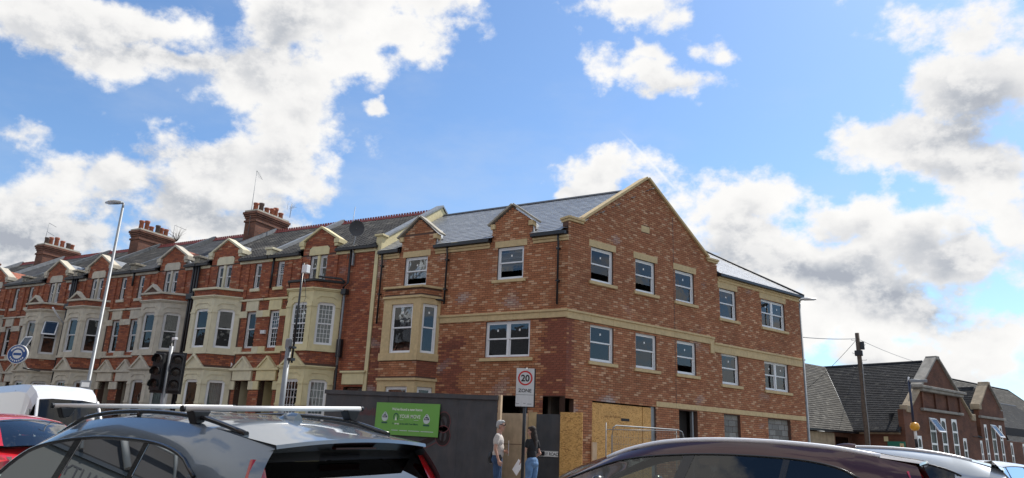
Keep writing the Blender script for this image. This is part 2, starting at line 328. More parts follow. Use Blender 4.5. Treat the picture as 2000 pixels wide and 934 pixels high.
# ---- walls and brickwork.  local frame: x along the wall, y = 0 at the brick face, +y into the building
def wall_mesh(u0, u1, z0, z1, holes, top=None, thick=.28, rec=.010):
    """mortar-coloured wall with real openings; top = list of (x,z) outline above z1"""
    mb = MB(); xs = sorted({u0, u1, *[min(max(h[i], u0), u1) for h in holes for i in (0, 1)]}); zs = sorted({z0, z1, *[min(max(h[i], z0), z1) for h in holes for i in (2, 3)]})
    inh = lambda x, z: any(h[0] < x < h[1] and h[2] < z < h[3] for h in holes)
    for i in range(len(xs)-1):
        for j in range(len(zs)-1):
            a, b, c, d = xs[i], xs[i+1], zs[j], zs[j+1]
            if b-a < 1e-6 or d-c < 1e-6 or inh((a+b)/2, (c+d)/2): continue
            mb.add([(a, rec, c), (b, rec, c), (b, rec, d), (a, rec, d)], [(0, 1, 2, 3)]); mb.add([(a, thick, c), (b, thick, c), (b, thick, d), (a, thick, d)], [(3, 2, 1, 0)])
    for (a, b, c, d) in holes:
        a_, b_, c_, d_ = max(a, u0), min(b, u1), max(c, z0), min(d, z1)
        mb.add([(a_, rec, c_), (a_, thick, c_), (a_, thick, d_), (a_, rec, d_)], [(0, 1, 2, 3)]); mb.add([(b_, rec, c_), (b_, thick, c_), (b_, thick, d_), (b_, rec, d_)], [(3, 2, 1, 0)])
        mb.add([(a_, rec, d_), (b_, rec, d_), (b_, thick, d_), (a_, thick, d_)], [(0, 1, 2, 3)]); mb.add([(a_, rec, c_), (b_, rec, c_), (b_, thick, c_), (a_, thick, c_)], [(3, 2, 1, 0)])
    mb.add([(u0, rec, z0), (u0, thick, z0), (u0, thick, z1), (u0, rec, z1)], [(3, 2, 1, 0)]); mb.add([(u1, rec, z0), (u1, thick, z0), (u1, thick, z1), (u1, rec, z1)], [(0, 1, 2, 3)])
    mb.add([(u0, rec, z1), (u1, rec, z1), (u1, thick, z1), (u0, thick, z1)], [(0, 1, 2, 3)])
    if top: mb.prism(top, rec, thick)
    return mb
def courses(u0, u1, z0, z1, holes, limits=None, off=0.0):
    """yield (xa, xb, za) bricks clipped to the openings; limits(z)->(lo,hi) clips gables"""
    out = []; n0 = math.ceil((z0-1e-6)/.075); n1 = math.floor((z1+1e-6)/.075)
    for k in range(n0, n1):
        za = k*.075; zm = za+.037; lo, hi = (u0, u1) if limits is None else limits(zm)
        if hi-lo < .1: continue
        segs = [(lo, hi)]
        for h in holes:
            if h[2] < zm < h[3]:
                ns = []
                for a, b in segs:
                    if h[1] <= a or h[0] >= b: ns.append((a, b)); continue
                    if h[0] > a: ns.append((a, h[0]))
                    if h[1] < b: ns.append((h[1], b))
                segs = ns
        st = off+(k % 2)*.1125
        for a, b in segs:
            if b-a < .03: continue
            i = math.floor((a-st)/.225)
            x = st+i*.225
            while x < b-.02:
                xa, xb = max(x, a), min(x+.212, b)
                if xb-xa > .03: out.append((xa, xb, za))
                x += .225
    return out
def pick(pal, rnd, u=None):
    t = (rnd.random() if u is None else u)*sum(w for w, _ in pal)
    for w, c in pal:
        t -= w
        if t <= 0: break
    j = 1+rnd.uniform(-.10, .10); return tuple(min(1, q*j) for q in c)
SINGLE = {}
def lay_bricks(wall, bricks, pal, n_single, frame_w, name='brick', tint=None, h=.062, proud=.0, depth=.012):
    """bricks nearest the camera become objects, the rest one joined part"""
    rnd = random.Random(len(bricks)); full = []; rest = []; UU = {}; last = (-9, -9, 0)
    for b in bricks:      # mixed packs: a pale brick is rarely followed by another in its course
        u = rnd.random()
        if b[2] == last[1] and .58 < last[2] < .93 and .58 < u < .93: u = rnd.random()*.58
        last = (b[0], b[2], u); UU[b] = u
    for (xa, xb, za) in bricks:
        (full if xb-xa > .21 else rest).append((xa, xb, za))
    campos = Vector((0, 0, CZ)); full.sort(key=lambda b: (frame_w @ Vector((b[0], 0, b[2]))-campos).length)
    # a brick is shown largest where it is nearest
    singles, more = full[:n_single], full[n_single:]
    key = id(pal); variants = SINGLE.setdefault(key, [])
    if n_single and not variants:
        for k in range(20):
            mb = MB(); mb.box(0, .215, 0, depth, 0, h, pick(pal, rnd, (k+.5)/20), 'b'); variants.append(mb.mesh(name, m_brick))
    for (xa, xb, za) in singles:
        me = variants[min(19, int(UU[(xa, xb, za)]*20))]
        if tint and tint(xa, za): me = dark_variants(pal)[rnd.randrange(4)]
        o = bpy.data.objects.new(name, me); COL.objects.link(o); o.parent = wall; o.location = (xa, -proud+rnd.uniform(-.002, .001), za)
    mb = MB()
    for (xa, xb, za) in rest+more:
        c = pick(pal, rnd, UU[(xa, xb, za)])
        if tint:
            t = tint(xa, za)
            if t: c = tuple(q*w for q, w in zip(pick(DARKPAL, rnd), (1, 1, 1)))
        tn = 1+.16*mnoise.noise(Vector((xa*.55, za*.55, 3.1)))+.10*mnoise.noise(Vector((xa*2.1, za*1.4, 8.3))); ef = max(0, mnoise.noise(Vector((xa*1.3, za*1.6, 20.7)))-.42)*1.6
        c = tuple(min(1, q*tn*(1-ef)+.42*ef) for q in c)
        y = rnd.uniform(-.002, .001)-proud
        mb.box(xa, xb, y, depth, za, za+h, c, 'b')
    if mb.v: tag(mb.build('brickwork', m_brick, wall), kind='stuff')
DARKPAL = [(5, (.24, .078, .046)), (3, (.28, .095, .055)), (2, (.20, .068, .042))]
def dark_variants(pal):
    k = 'dark'
    if k not in SINGLE:
        SINGLE[k] = []
        for i in range(4): SINGLE[k].append(MB().box(0, .215, 0, .012, 0, .065, pick(DARKPAL, R), 'b').mesh('brick', m_brick))
    return SINGLE[k]
PAL_NEW = [(4.5, (.37, .148, .068)), (2.5, (.41, .172, .083)), (3.0, (.47, .235, .122)), (1.5, (.56, .335, .20)), (1.0, (.32, .125, .058))]
PAL_OLD = [(5, (.33, .105, .05)), (4, (.28, .085, .045)), (2, (.39, .14, .07)), (2, (.22, .07, .042)), (.6, (.42, .22, .13))]
PAL_SIDE = [(5, (.30, .10, .058)), (3, (.26, .085, .05)), (3, (.38, .17, .10)), (2, (.2, .07, .045))]
SLATE = [(4, (.235, .245, .255)), (3, (.26, .27, .28)), (2, (.215, .222, .235))]
TILE = [(4, (.045, .045, .045)), (3, (.062, .060, .058)), (2, (.034, .034, .036)), (1, (.10, .096, .088))]
TILE_L = [(4, (.095, .098, .104)), (3, (.12, .122, .126)), (2, (.075, .078, .084))]
def frame_m(origin, ang): return Matrix.Translation(origin) @ Matrix.Rotation(ang, 4, 'Z')
def slates(roof, x0, x1, y0, z0, slope_len, ang, pal, mt, n_single, frame_w, name='slate', w=.30, gauge=.22, limits=None, thick=.009, lift=.012, ribs=0):
    """slope starts at (y0,z0), rises with angle ang towards +y. limits(x,y)->keep"""
    rnd = random.Random(int(x1*100)); rows = int(slope_len/gauge)
    cy, sy = math.cos(ang), math.sin(ang); items = []
    for r_ in range(rows):
        t = r_*gauge; off = (r_ % 2)*w/2; x = x0-off
        while x < x1-.02:
            xa, xb = max(x, x0)+.004, min(x+w, x1)-.004; x += w
            if xb-xa < .06: continue
            ya, za = y0+t*cy, z0+t*sy
            if limits and not limits((xa+xb)/2, ya+.1): continue
            items.append((xa, xb, t))
    campos = Vector((0, 0, CZ)); items.sort(key=lambda b: ((frame_w @ Vector((b[0], y0+b[2]*cy, z0+b[2]*sy)))-campos).length)
    def shape(mb, xa, xb, t, c, j=0):
        L_ = gauge*1.28; q = []
        for (tt, hh) in ((0, lift+thick), (L_, thick)):
            for hgt in (hh, hh-thick):
                q.append((t+tt, hgt+j))
        pt = lambda x, tt, hh: (x, y0+tt*cy-hh*sy, z0+tt*sy+hh*cy)
        vs = [pt(x, *p) for x in (xa, xb) for p in q]
        mb.add(vs, [(0, 4, 6, 2), (0, 1, 5, 4), (1, 3, 7, 5), (0, 2, 3, 1), (4, 5, 7, 6)], c)
        if ribs:
            for k in range(ribs):
                xm = xa+(xb-xa)*(k+.5)/ribs; rw = (xb-xa)/ribs*.28
                mb.add([pt(xm-rw, t, lift+thick), pt(xm+rw, t, lift+thick), pt(xm, t, lift+thick+.022), pt(xm-rw, t+L_, thick), pt(xm+rw, t+L_, thick), pt(xm, t+L_, thick+.022)], [(0, 1, 2), (1, 4, 5, 2), (0, 2, 5, 3)], c)
    full = [i for i in items if i[1]-i[0] > w-.02]; sing = full[:n_single]; ss = set(sing)
    if sing:
        var = []
        for k in range(8):
            mb = MB(); shape(mb, 0, w-.008, 0, pick(pal, rnd)); me = mb.mesh(name, mt)
            for v in me.vertices: v.co.y -= y0; v.co.z -= z0
            var.append(me)
        for (xa, xb, t) in sing:
            o = bpy.data.objects.new(name, var[rnd.randrange(8)]); COL.objects.link(o); o.parent = roof; o.location = (xa, y0+t*cy, z0+t*sy+rnd.uniform(0, .003))
    mb = MB()
    for it in items:
        if it not in ss: shape(mb, *it, pick(pal, rnd), rnd.uniform(0, .003))
    if mb.v: tag(mb.build('roof_covering', mt, roof), kind='stuff')
def window(parent, x0, x1, z0, z1, y=.10, style='sash', mt=None, gl=None, lights=1, frame=None, name='window', open_=False, curtain=None, lattice=None, sticker=False, ang=0, fr=.055, midz=.52):
    """window unit in a wall frame: frame mesh, panes, optional curtain, in local coords of parent (with optional sub-frame)"""
    mt = mt or m_upvc; gl = gl or m_glass; mb = MB(); f = fr; sash = .045
    mb.box(x0, x0+f, y-.03, y+.05, z0, z1); mb.box(x1-f, x1, y-.03, y+.05, z0, z1); mb.box(x0+f, x1-f, y-.03, y+.05, z1-f, z1); mb.box(x0+f, x1-f, y-.035, y+.05, z0, z0+f)
    panes = []
    n = lights; step = (x1-x0-2*f)/n
    for i in range(n):
        a = x0+f+i*step; b = a+step
        if i: mb.box(a-.035, a+.035, y-.028, y+.045, z0+f, z1-f); a += .035
        if i < n-1: b -= .035
        zm = z0+(z1-z0)*midz
        # top sash (outer), bottom sash (inner)
        for (c, d_, yy) in ((zm-.02, z1-f, y-.012), (z0+f, zm+.02, y+.022)):
            mb.box(a, a+sash, yy, yy+.02, c, d_); mb.box(b-sash, b, yy, yy+.02, c, d_); mb.box(a+sash, b-sash, yy, yy+.02, d_-sash, d_); mb.box(a+sash, b-sash, yy-.001, yy+.02, c, c+sash)
            panes.append((a+sash, b-sash, yy+.01, c+sash, d_-sash))
            if lattice:
                nx, nz = lattice; pa, pb, pc, pd = a+sash, b-sash, c+sash, d_-sash
                for k in range(1, nx): xx = pa+(pb-pa)*k/nx; mb.box(xx-.007, xx+.007, yy+.004, yy+.016, pc, pd)
                for k in range(1, nz): zz = pc+(pd-pc)*k/nz; mb.box(pa, pb, yy+.0045, yy+.0155, zz-.007, zz+.007)
        if open_:
            mb.box(a+.02, b-.02, y+.045, y+.065, zm+.16, zm+.21)
            mb.box(a+.02, b-.02, y+.045, y+.065, z1-f-.14, z1-f-.10)
    o = mb.build(name, mt, parent)
    if frame: o.location = frame[0]; o.rotation_euler = (0, 0, frame[1])
    for k, (a, b, yy, c, d_) in enumerate(panes):
        if open_ and k % 2: # lowered opening: lower pane pushed up, gap below
            MB().box(a, b, yy, yy+.004, c+(d_-c)*.45, d_).build('pane', gl, o)
        else: MB().box(a, b, yy, yy+.004, c, d_).build('pane', gl, o)
        if sticker and k % 2 == 0:
            MB().box((a+b)/2-.03, (a+b)/2+.03, yy-.003, yy-.001, d_-.24, d_-.17).build('sticker', m_white, o)
    if curtain:
        c = MB(); nn = 16
        for k in range(nn):
            xa = x0+f+(x1-x0-2*f)*k/nn; xb = x0+f+(x1-x0-2*f)*(k+1)/nn; yy = y+.16
            c.add([(xa, yy+(.02 if k % 2 else 0), z0+.03), (xb, yy+(0 if k % 2 else .02), z0+.03), (xb, yy+(0 if k % 2 else .02), z1-.03), (xa, yy+(.02 if k % 2 else 0), z1-.03)], [(0, 1, 2, 3)])
        c.build('curtain', curtain, o)
    return o
# ------------------------------------------------------------------ ground
def gh(y): return -.24 if y < 9 else (-.24+(y-9)/4*.24 if y < 13 else 0.0)
ys = [-600, -60, 0, 5, 9, 9.5, 10, 10.5, 11, 11.5, 12, 12.5, 13, 20, 60, 200, 900]; xs_ = [-900, -100, -30, 0, 30, 100, 900]
tag(MB().grid([[(x, y, gh(y)-.03) for x in xs_] for y in ys], True).build('ground', mat('bare_ground', (.10, .095, .08), .95, noise=.3, nscale=.3)), kind='structure')
tag(MB().grid([[(x, y, gh(y)) for x in (-120, -40, 0, 40, 120)] for y in ys[2:13]], True).build('road', m_asphalt), kind='structure')
far = C0+N2*4+D2*130
tag(MB().add([(-9, 13.001, .001), (40, 13.001, .001), (far.x+12, far.y, .001), (far.x-1, far.y, .001), (-6.3, 20, .001)], [(0, 1, 2, 3, 4)]).build('side_road', m_asphalt), kind='structure')
mk = MB()
for i in range(24): mk.box(-60+i*4, -58+i*4, 6.45, 6.57, gh(6)+.004, gh(6)+.006)
tag(mk.build('road_marking', m_white), kind='structure')
far2 = C0+N2*3.9+D2*120
pv = [(-90, 13.55), (-7.6, 13.55), (-6.4, 14.1), (-5.75, 15.3), (-5.72, 20.6), (far2.x, far2.y), (far2.x-60, far2.y), (-90, 60)]
tag(MB().plan(pv, -.05, .12).build('pavement', m_paving), kind='structure')
kb = MB()
for i in range(5):
    a, b = Vector((*pv[i], 0)), Vector((*pv[i+1], 0)); d_ = (b-a).normalized(); n_ = Vector((d_.y, -d_.x, 0))
    kb.plan([(a.x, a.y), ((a+n_*.13).x, (a+n_*.13).y), ((b+n_*.13).x, (b+n_*.13).y), (b.x, b.y)], -.05, .124)
tag(kb.build('kerb', mat('kerb_stone', (.30, .29, .27), .9, noise=.2)), kind='structure')
tag(MB().box(-120, 60, -6.0, -1.6, -.3, -.12).build('near_pavement', m_paving), kind='structure')
# ------------------------------------------------------------------ new corner building
def new_building():
    B = empty('apartment_building', C0)
    tag(B, 'new three-storey corner building of mottled red brick with buff stone bands and grey slate roof', 'building')
    rot = (Vector((0, 0, 0)), TH)
    # openings (x0,x1,z0,z1)
    top1 = [(-6.76, -5.73, 6.90, 8.01), (-2.72, -1.68, 6.86, 8.01)]
    mid1 = [(-3.06, -1.34, 4.17, 5.40)]
    low1 = [(-2.45, -1.33, -.1, 2.92), (-.80, .0, -.1, 2.90)]
    bay_hole = [(-7.35, -5.05, 4.3, 6.35), (-7.35, -5.05, .5, 3.3)]
    h1 = top1+mid1+low1+bay_hole
    top2 = [(1.05, 2.12, 6.83, 8.02), (3.25, 4.30, 6.83, 8.02), (5.43, 6.53, 6.80, 8.00)]
    top3 = [(8.10, 9.17, 6.53, 7.73), (10.92, 12.64, 6.55, 7.74)]
    mid2 = [(1.05, 2.15, 4.13, 5.36), (3.24, 4.32, 4.11, 5.34), (5.44, 6.53, 4.12, 5.33), (8.08, 9.17, 3.96, 5.16), (10.93, 12.64, 3.96, 5.14)]
    low2 = [(0, .36, -.1, 2.88), (1.17, 4.24, -.1, 2.87), (5.47, 6.51, -.1, 2.82), (8.09, 9.11, .6, 2.82), (10.96, 12.56, .6, 2.82)]
    h2 = top2+top3+mid2+low2
    c1 = frame_m(C0, 0); c2 = frame_m(C0, TH)
    g = lambda z, c, hw, zk, za: (c-hw*(za-z)/(za-zk), c+hw*(za-z)/(za-zk))
    # left face
    w1 = wall_mesh(-8.05, 0, 0, 8.25, h1); w1.prism([(-6.98, 8.25), (-5.42, 8.25), (-5.42, 8.83), (-6.2, 9.5), (-6.98, 8.83)], .01, .28); w1.prism([(-2.98, 8.25), (-1.38, 8.25), (-1.38, 8.88), (-2.18, 9.46), (-2.98, 8.88)], .0101, .28)
    wl = w1.build('wall', m_mortar_new, B)
    lims = lambda c, hw, zk, za: (lambda z: (c-hw, c+hw) if z < zk else g(z, c, hw, zk, za))
    br = [b for b in courses(-8.05, 0, 2.2, 8.25, h1+[(-7.4, -5.0, 6.4, 6.7)])]
    br += courses(-8.05, 0, 8.25, 8.9, [], lims(-6.2, .78, 8.83, 9.5))+courses(0, 0, 8.9, 9.5, [], lims(-6.2, .78, 8.83, 9.5))
    br += courses(0, 0, 8.25, 9.5, [], lims(-2.18, .80, 8.88, 9.46))
    damp = lambda x, z: (z < 5.45 and (x > -.95+.12*math.sin(z*9) and z < 5.42) and R.random() < .9) or (x < -4.1+.15*math.sin(z*7) and x > -5.0 and z < 4.9 and R.random() < .85) or (x < -7.3 and z < 5.6 and R.random() < .8)
    lay_bricks(wl, br, PAL_NEW, 150, c1, tint=damp)
    # right face with big gable
    GA, ZA, ZK = 3.94, 11.20, 8.45
    w2 = wall_mesh(0, 13.9, 0, 8.25, h2); w2.prism([(0, 8.25), (8.0, 8.25), (8.0, 8.55), (GA+.02, 11.18), (0, 8.55)], .01, .28)
    wr = w2.build('wall', m_mortar_new, B, rotz=TH)
    plaque = [(3.58, 4.02, 9.10, 9.34)]
    def lim(z):
        if z < 8.72: return (0, 8.0)
        k = (11.22-z)/(11.22-8.55); return (GA-3.9*k, GA+4.05*k)
    br = courses(0, 13.9, .0, 8.25, h2)+courses(0, 8, 8.25, 11.2, plaque, lim)
    damp2 = lambda x, z: (x < .22 and 3.2 < z < 5.4 and R.random() < .85)
    lay_bricks(wr, br, PAL_SIDE2, 150, c2, tint=damp2)
    MB().box(3.58, 4.02, -.004, .05, 9.10, 9.34).build('date_stone', m_buff, B, rotz=TH)
    # corner return brick ends (quoin edge)
    for (x, z) in ((5.345, 0),):
        j = MB().box(5.335, 5.35, -.0055, .005, 3.03, 5.35).box(5.335, 5.35, -.0055, .005, 5.70, 10.05); j.build('movement_joint', m_black, B, rotz=TH)
    # ---- stone dressings
    def band(x0, x1, za, zb, zc, r, n):
        for k in range(n):
            a, b = x0+(x1-x0)*k/n, x0+(x1-x0)*(k+1)/n-.005
            MB().box(a, b, -.045, .05, za, zb).box(a, b, -.085, .05, zb, zc).build('string_course', m_buff, B, rotz=r, bevel=.006)
    band(-4.98, .03, 5.43, 5.63, 5.705, None, 5); band(-.02, 7.38, 5.40, 5.62, 5.69, TH, 7); band(7.62, 13.9, 5.12, 5.41, 5.485, TH, 6)
    MB().box(7.385, 7.615, -.045, .05, 5.06, 5.61).box(7.38, 7.62, -.085, .05, 5.61, 5.685).build('string_course', m_buff, B, rotz=TH, bevel=.006)
    st = MB(); x = 4.25
    while x < 13.85:
        x1 = min(x+1.05, 13.9); st.box(x, x1-.006, -.03, .05, 2.86, 3.035); x = x1
    st.build('lower_stone_band', m_buff, B, rotz=TH, bevel=.006)
    for (a, b) in ((-8.0, -7.05), (-5.38, -3.05), (-1.32, 0.0)):
        MB().box(a, b, -.04, .06, 8.03, 8.13).box(a, b, -.09, .06, 8.13, 8.21).build('eaves_stone', m_buff, B, bevel=.008)
    MB().box(8.02, 13.92, -.04, .06, 7.99, 8.10).box(8.02, 13.92, -.09, .06, 8.10, 8.17).build('eaves_stone', m_buff, B, rotz=TH, bevel=.008)
    def lintel(x0, x1, z0, z1, r=None, nm='lintel'):
        MB().box(x0, x1, -.012, .08, z0, z1).build(nm, m_buff, B, rotz=r, bevel=.006)
    def sill(x0, x1, z, r=None):
        MB().add([(x0, -.075, z-.125), (x1, -.075, z-.125), (x1, .10, z-.125), (x0, .10, z-.125), (x0, -.075, z-.02), (x1, -.075, z-.02), (x1, .10, z+.005), (x0, .10, z+.005)], [(0, 3, 2, 1), (4, 5, 6, 7), (0, 1, 5, 4), (2, 3, 7, 6), (0, 4, 7, 3), (1, 2, 6, 5)]).build('sill', m_buff, B, rotz=r, bevel=.006)
    for (a, b, c, d) in top1: lintel(a-.12, b+.12, d, d+.23); 
    sill(-2.88, -1.56, 6.86); sill(-3.22, -1.2, 4.17)
    window(B, *top1[0], open_=True, sticker=True); window(B, *top1[1], open_=True, sticker=True); window(B, *mid1[0], lights=2, sticker=True)
    fr = (Vector((0, 0, 0)), TH)
    for i, (a, b, c, d) in enumerate(top2): lintel(a-.1, b+.13, d, d+.24, TH); sill(a-.1, b+.15, c, TH); window(B, a, b, c, d, frame=fr, open_=i < 2, sticker=True)
    for i, (a, b, c, d) in enumerate(top3): lintel(a-.1, b+.12, d, 7.99, TH); sill(a-.1, b+.15, c, TH); window(B, a, b, c, d, frame=fr, lights=1+i, sticker=True)
    for i, (a, b, c, d) in enumerate(mid2): sill(a-.1, b+.15, c, TH); window(B, a, b, c, d, frame=fr, lights=2 if i == 4 else 1, sticker=True, open_=i == 2)
    # ---- copings and kneelers
    def coping(pts, wdt, r, nm='coping', mt=m_buff, y0=-.075, y1=.36, th=.095):
        for (p, q) in zip(pts[:-1], pts[1:]):
            n_ = Vector((-(q[1]-p[1]), q[0]-p[0])); n_.normalize()
            if n_.y < 0: n_ = -n_
            MB().prism([p, q, (q[0]+n_.x*th, q[1]+n_.y*th), (p[0]+n_.x*th, p[1]+n_.y*th)], y0, y1).build(nm, mt, B, rotz=r, bevel=.01)
    coping([(.62, 8.84), (GA, 11.235)], 0, TH); coping([(GA, 11.232), (7.42, 8.80)], 0, TH, y0=-.092)
    def kneeler(x0, x1, z, r): MB().box(x0, x1, -.06, .36, z-.13, z-.05).box(x0-.05, x1+.04, -.10, .37, z-.05, z+.03).build('kneeler', m_buff, B, rotz=r, bevel=.01)
    kneeler(-.03, .66, 8.84, TH); kneeler(7.36, 8.0, 8.80, TH)
    MB().box(0.0, .62, .01, .3, 8.25, 8.72).build('parapet_end', m_mortar_new, B, rotz=TH)
    m_cop = mat('grey_coping', (.36, .33, .27), .85, noise=.15, dirt=.4)
    for (c, hw, zk, za) in ((-6.2, .98, 8.80, 9.56), (-2.18, .96, 8.86, 9.54)):
        coping([(c-hw, zk-.02), (c, za)], 0, None, mt=m_cop, y0=-.08, y1=.3, th=.07); coping([(c, za-.003), (c+hw, zk-.02)], 0, None, mt=m_cop, y0=-.082, y1=.3, th=.07)
        for s_ in (-1, 1): MB().box(c+s_*(hw-.20)-.09, c+s_*(hw-.20)+.09, -.07, .2, zk-.16, zk+.02).build('kneeler', m_buff, B, bevel=.01)
    # ---- main roof
    ang = math.atan2(11.03-8.36, 4.18); y0, z0 = -.18, 8.34; sl = 4.18/math.cos(ang)
    rf = MB(); rf.add([(-8.02, .3, z0+.296), (.0, .3, z0+.296), (1.3, 4.0, 11.0), (-8.02, 4.0, 11.0), (-8.02, 8.2, 8.3), (.4, 8.2, 8.3)], [(0, 1, 2, 3), (3, 2, 5, 4)])
    # gable block and right block slopes
    P = lambda s, t, z: (D2*s - N2*t).to_tuple()[:2]+(z,)
    rf.add([P(.0, .3, 8.38), P(GA, .3, 11.12), P(GA, 8, 11.12), P(0, 8, 8.38)], [(0, 1, 2, 3)])
    rf.add([P(8.2, .3, 8.30), P(GA, .3, 11.12), P(GA, 8, 11.12), P(8.2, 8, 8.30)], [(3, 2, 1, 0)])
    rf.add([P(8.0, -.15, 8.25), P(14.0, -.15, 8.25), P(9.9, 3.95, 11.02), P(8.0, 3.95, 11.02), P(14.0, 8.0, 8.25)], [(0, 1, 2, 3), (1, 4, 2)])
    roof = rf.build('roof', m_slate_plain, B)
    lim = lambda x, y: x < .426*y-.02 and not (-7.05 < x < -5.36 and y < .28+max(0, (.85-abs(x+6.2)))*1.25) and not (-3.05 < x < -1.3 and y < .28+max(0, (.85-abs(x+2.18)))*1.25)
    slates(roof, -8.0, 1.9, y0, z0, sl, ang, SLATE, m_slate, 230, c1, limits=lim)
    rt = MB()
    for k in range(20):
        xa = -7.95+k*.43; rt.prism([(xa, 0), (xa+.425, 0), (xa+.425, .01), (xa, .01)], 0, 0.001) if 0 else rt.add([(xa, 3.86, 10.97), (xa+.425, 3.86, 10.97), (xa+.425, 4.0, 11.085), (xa, 4.0, 11.085), (xa, 4.14, 10.97), (xa+.425, 4.14, 10.97)], [(0, 1, 2, 3), (3, 2, 5, 4), (0, 3, 4), (1, 5, 2)])
    rt.build('ridge', m_black2, B)
    # right block slates
    a2 = math.atan2(11.02-8.25, 4.1)
    r2 = empty_roof = MB().box(8.05, 13.9, .5, .52, 8.3, 8.31).build('roof', m_slate_plain, B, rotz=TH)
    slates(r2, 8.02, 14.0, -.16, 8.26, 4.1/math.cos(a2), a2, SLATE, m_slate, 60, c2, limits=lambda x, y: x < 13.95-(y+.15))
    hp = MB(); hp.tube([P(14.0, -.17, 8.30), P(9.9, 3.93, 11.07)], .05, 6); hp.build('hip_ridge', m_black2, B)
    # dormer roofs
    for (c, hw, zk, za) in ((-6.2, .74, 8.80, 9.44), (-2.18, .76, 8.86, 9.44)):
        yb = (za-8.36)/.64+.1; yk = (zk-8.36)/.64
        MB().add([(c-hw, .28, zk), (c, .28, za), (c+hw, .28, zk), (c-hw, yk, zk), (c, yb, za), (c+hw, yk, zk)], [(0, 1, 4, 3), (1, 2, 5, 4)]).build('dormer_roof', m_slate_plain, B)
        MB().add([(c+hw, .27, 8.3), (c+hw, .27, zk), (c+hw, yk, zk), (c+hw, .3, 8.42), (c-hw, .27, 8.3), (c-hw, .27, zk), (c-hw, yk, zk)], [(0, 1, 2), (4, 5, 6)]).build('dormer_cheek', m_leadlight, B)
        ap = MB(); ap.box(c+hw, c+hw+.16, .1, .8, 8.36, 8.44); ap.prism([(c+hw+.0, 8.36), (c+hw+.12, 8.36), (c+hw+.05, 8.72)], .05, .10); ap.build('flashing', m_leadlight, B)
    # gutters and downpipes
    for (a, b) in ((-8.0, -7.02), (-5.4, -3.02), (-1.36, -.06)):
        gt = MB(); gt.box(a, b, -.20, -.06, 8.22, 8.34).box(a, b, -.06, .0, 8.2, 8.37); gt.build('gutter', m_black, B, bevel=.012)
    MB().box(8.0, 13.98, -.20, -.06, 8.165, 8.285).box(8.0, 13.9, -.06, 0, 8.16, 8.3).build('gutter', m_black, B, rotz=TH, bevel=.012)
    def pipe(x, z1, z0, tail=None):
        mb = MB(); mb.tube([(x, -.13, z1), (x, -.13, z1-.12), (x, -.09, z1-.26), (x, -.09, z0)], .036)
        if tail: mb.tube([(x, -.09, z0+.12), (x+tail, -.2, z0+.20)], .036)
        zz = z1-.5
        while zz > z0+.1: mb.box(x-.055, x+.055, -.14, 0, zz, zz+.05); zz -= 1.1
        mb.build('downpipe', m_black, B)
    pipe(-7.80, 8.24, 5.54); pipe(-4.80, 8.22, 6.12, -.55); pipe(-.33, 8.22, 5.85)
    # ---- stone bay
    plan_ = [(-7.45, 0), (-7.05, -.66), (-5.40, -.66), (-5.0, 0)]
    def facets():
        for p, q in zip(plan_[:-1], plan_[1:]):
            v = Vector((q[0]-p[0], q[1]-p[1], 0)); yield Vector((*p, 0)), math.atan2(v.y, v.x), v.length
    for (z0_, z1_, zs, zt) in ((4.05, 6.38, 4.33, 6.09), (.4, 3.46, .7, 3.17)):
        sm = MB()
        for o, a, wd in facets():
            big = wd > 1; x0_, x1_ = (.36, wd-.33) if big else (.10, wd-.10); f_ = MB()
            f_.box(0, wd, 0, .2, zt, z1_-.08).box(0, x0_, 0, .2, zs, zt).box(x1_, wd, 0, .2, zs, zt).box(-.02, wd+.02, -.05, .2, z0_+.02, zs)
            f_.box(-.03, wd+.03, -.06, .2, z1_-.08, z1_)
            for zz in (4.9, 5.6) if z0_ > 3 else (1.3, 2.0, 2.7): f_.box(0.0, x0_-.001, -.002, 0, zz, zz+.006, None).box(x1_+.001, wd, -.002, 0, zz, zz+.006)
            sm.add([tuple(frame_m(o, a) @ Vector(v)) for v in f_.v], f_.f)
            window(B, x0_, x1_, zs, zt, y=.10, frame=(o, a), sticker=True)
        sm.build('bay_surround', m_buff, B)
    for za_, zb_ in ((3.46, 4.07), (6.38, 6.68)): MB().plan([(p[0]*1, p[1]+.012) for p in plan_], za_, zb_).build('wall', m_mortar_new, B)
    cp = MB(); cp.plan([(-7.53, .0), (-7.10, -.74), (-5.35, -.74), (-4.92, 0)], 6.66, 6.74); cp.build('bay_coping', m_buff, B, bevel=.01)
    MB().plan([(-7.45, .05), (-7.02, -.6), (-5.43, -.6), (-5.0, .05)], 6.74, 6.75).build('bay_roof', m_lead, B)
    for o, a, wd in facets():
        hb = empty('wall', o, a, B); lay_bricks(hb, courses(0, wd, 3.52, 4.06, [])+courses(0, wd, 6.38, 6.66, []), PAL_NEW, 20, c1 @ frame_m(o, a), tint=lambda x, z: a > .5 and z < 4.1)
    # ---- interior, back walls, floors (unlit shell behind the windows)
    ins = MB(); Q = [(-7.8, .6), (-.35, .6), P(13.5, .6, 0)[:2], P(13.5, 6, 0)[:2], (-7.8, 6.5)]
    for z in (.1, 3.0, 5.75, 8.2): ins.plan(Q, z, z+.05)
    ins.build('floor_slab', m_plaster, B)
    pt = MB(); pt.box(-7.8, -2, 3.0, 3.1, .1, 8.2)
    for x in (-4.6, -.9): pt.box(x, x+.1, .6, 3.0, .1, 8.2)
    pt.build('partition', m_plaster, B)
    pt = MB(); pt.box(.6, 13.5, 3.0, 3.1, .1, 8.2)
    for x in (2.8, 4.9, 7.4, 9.9): pt.box(x, x+.1, .35, 3.0, .1, 8.2)
    pt.build('partition', m_plaster, B, rotz=TH)
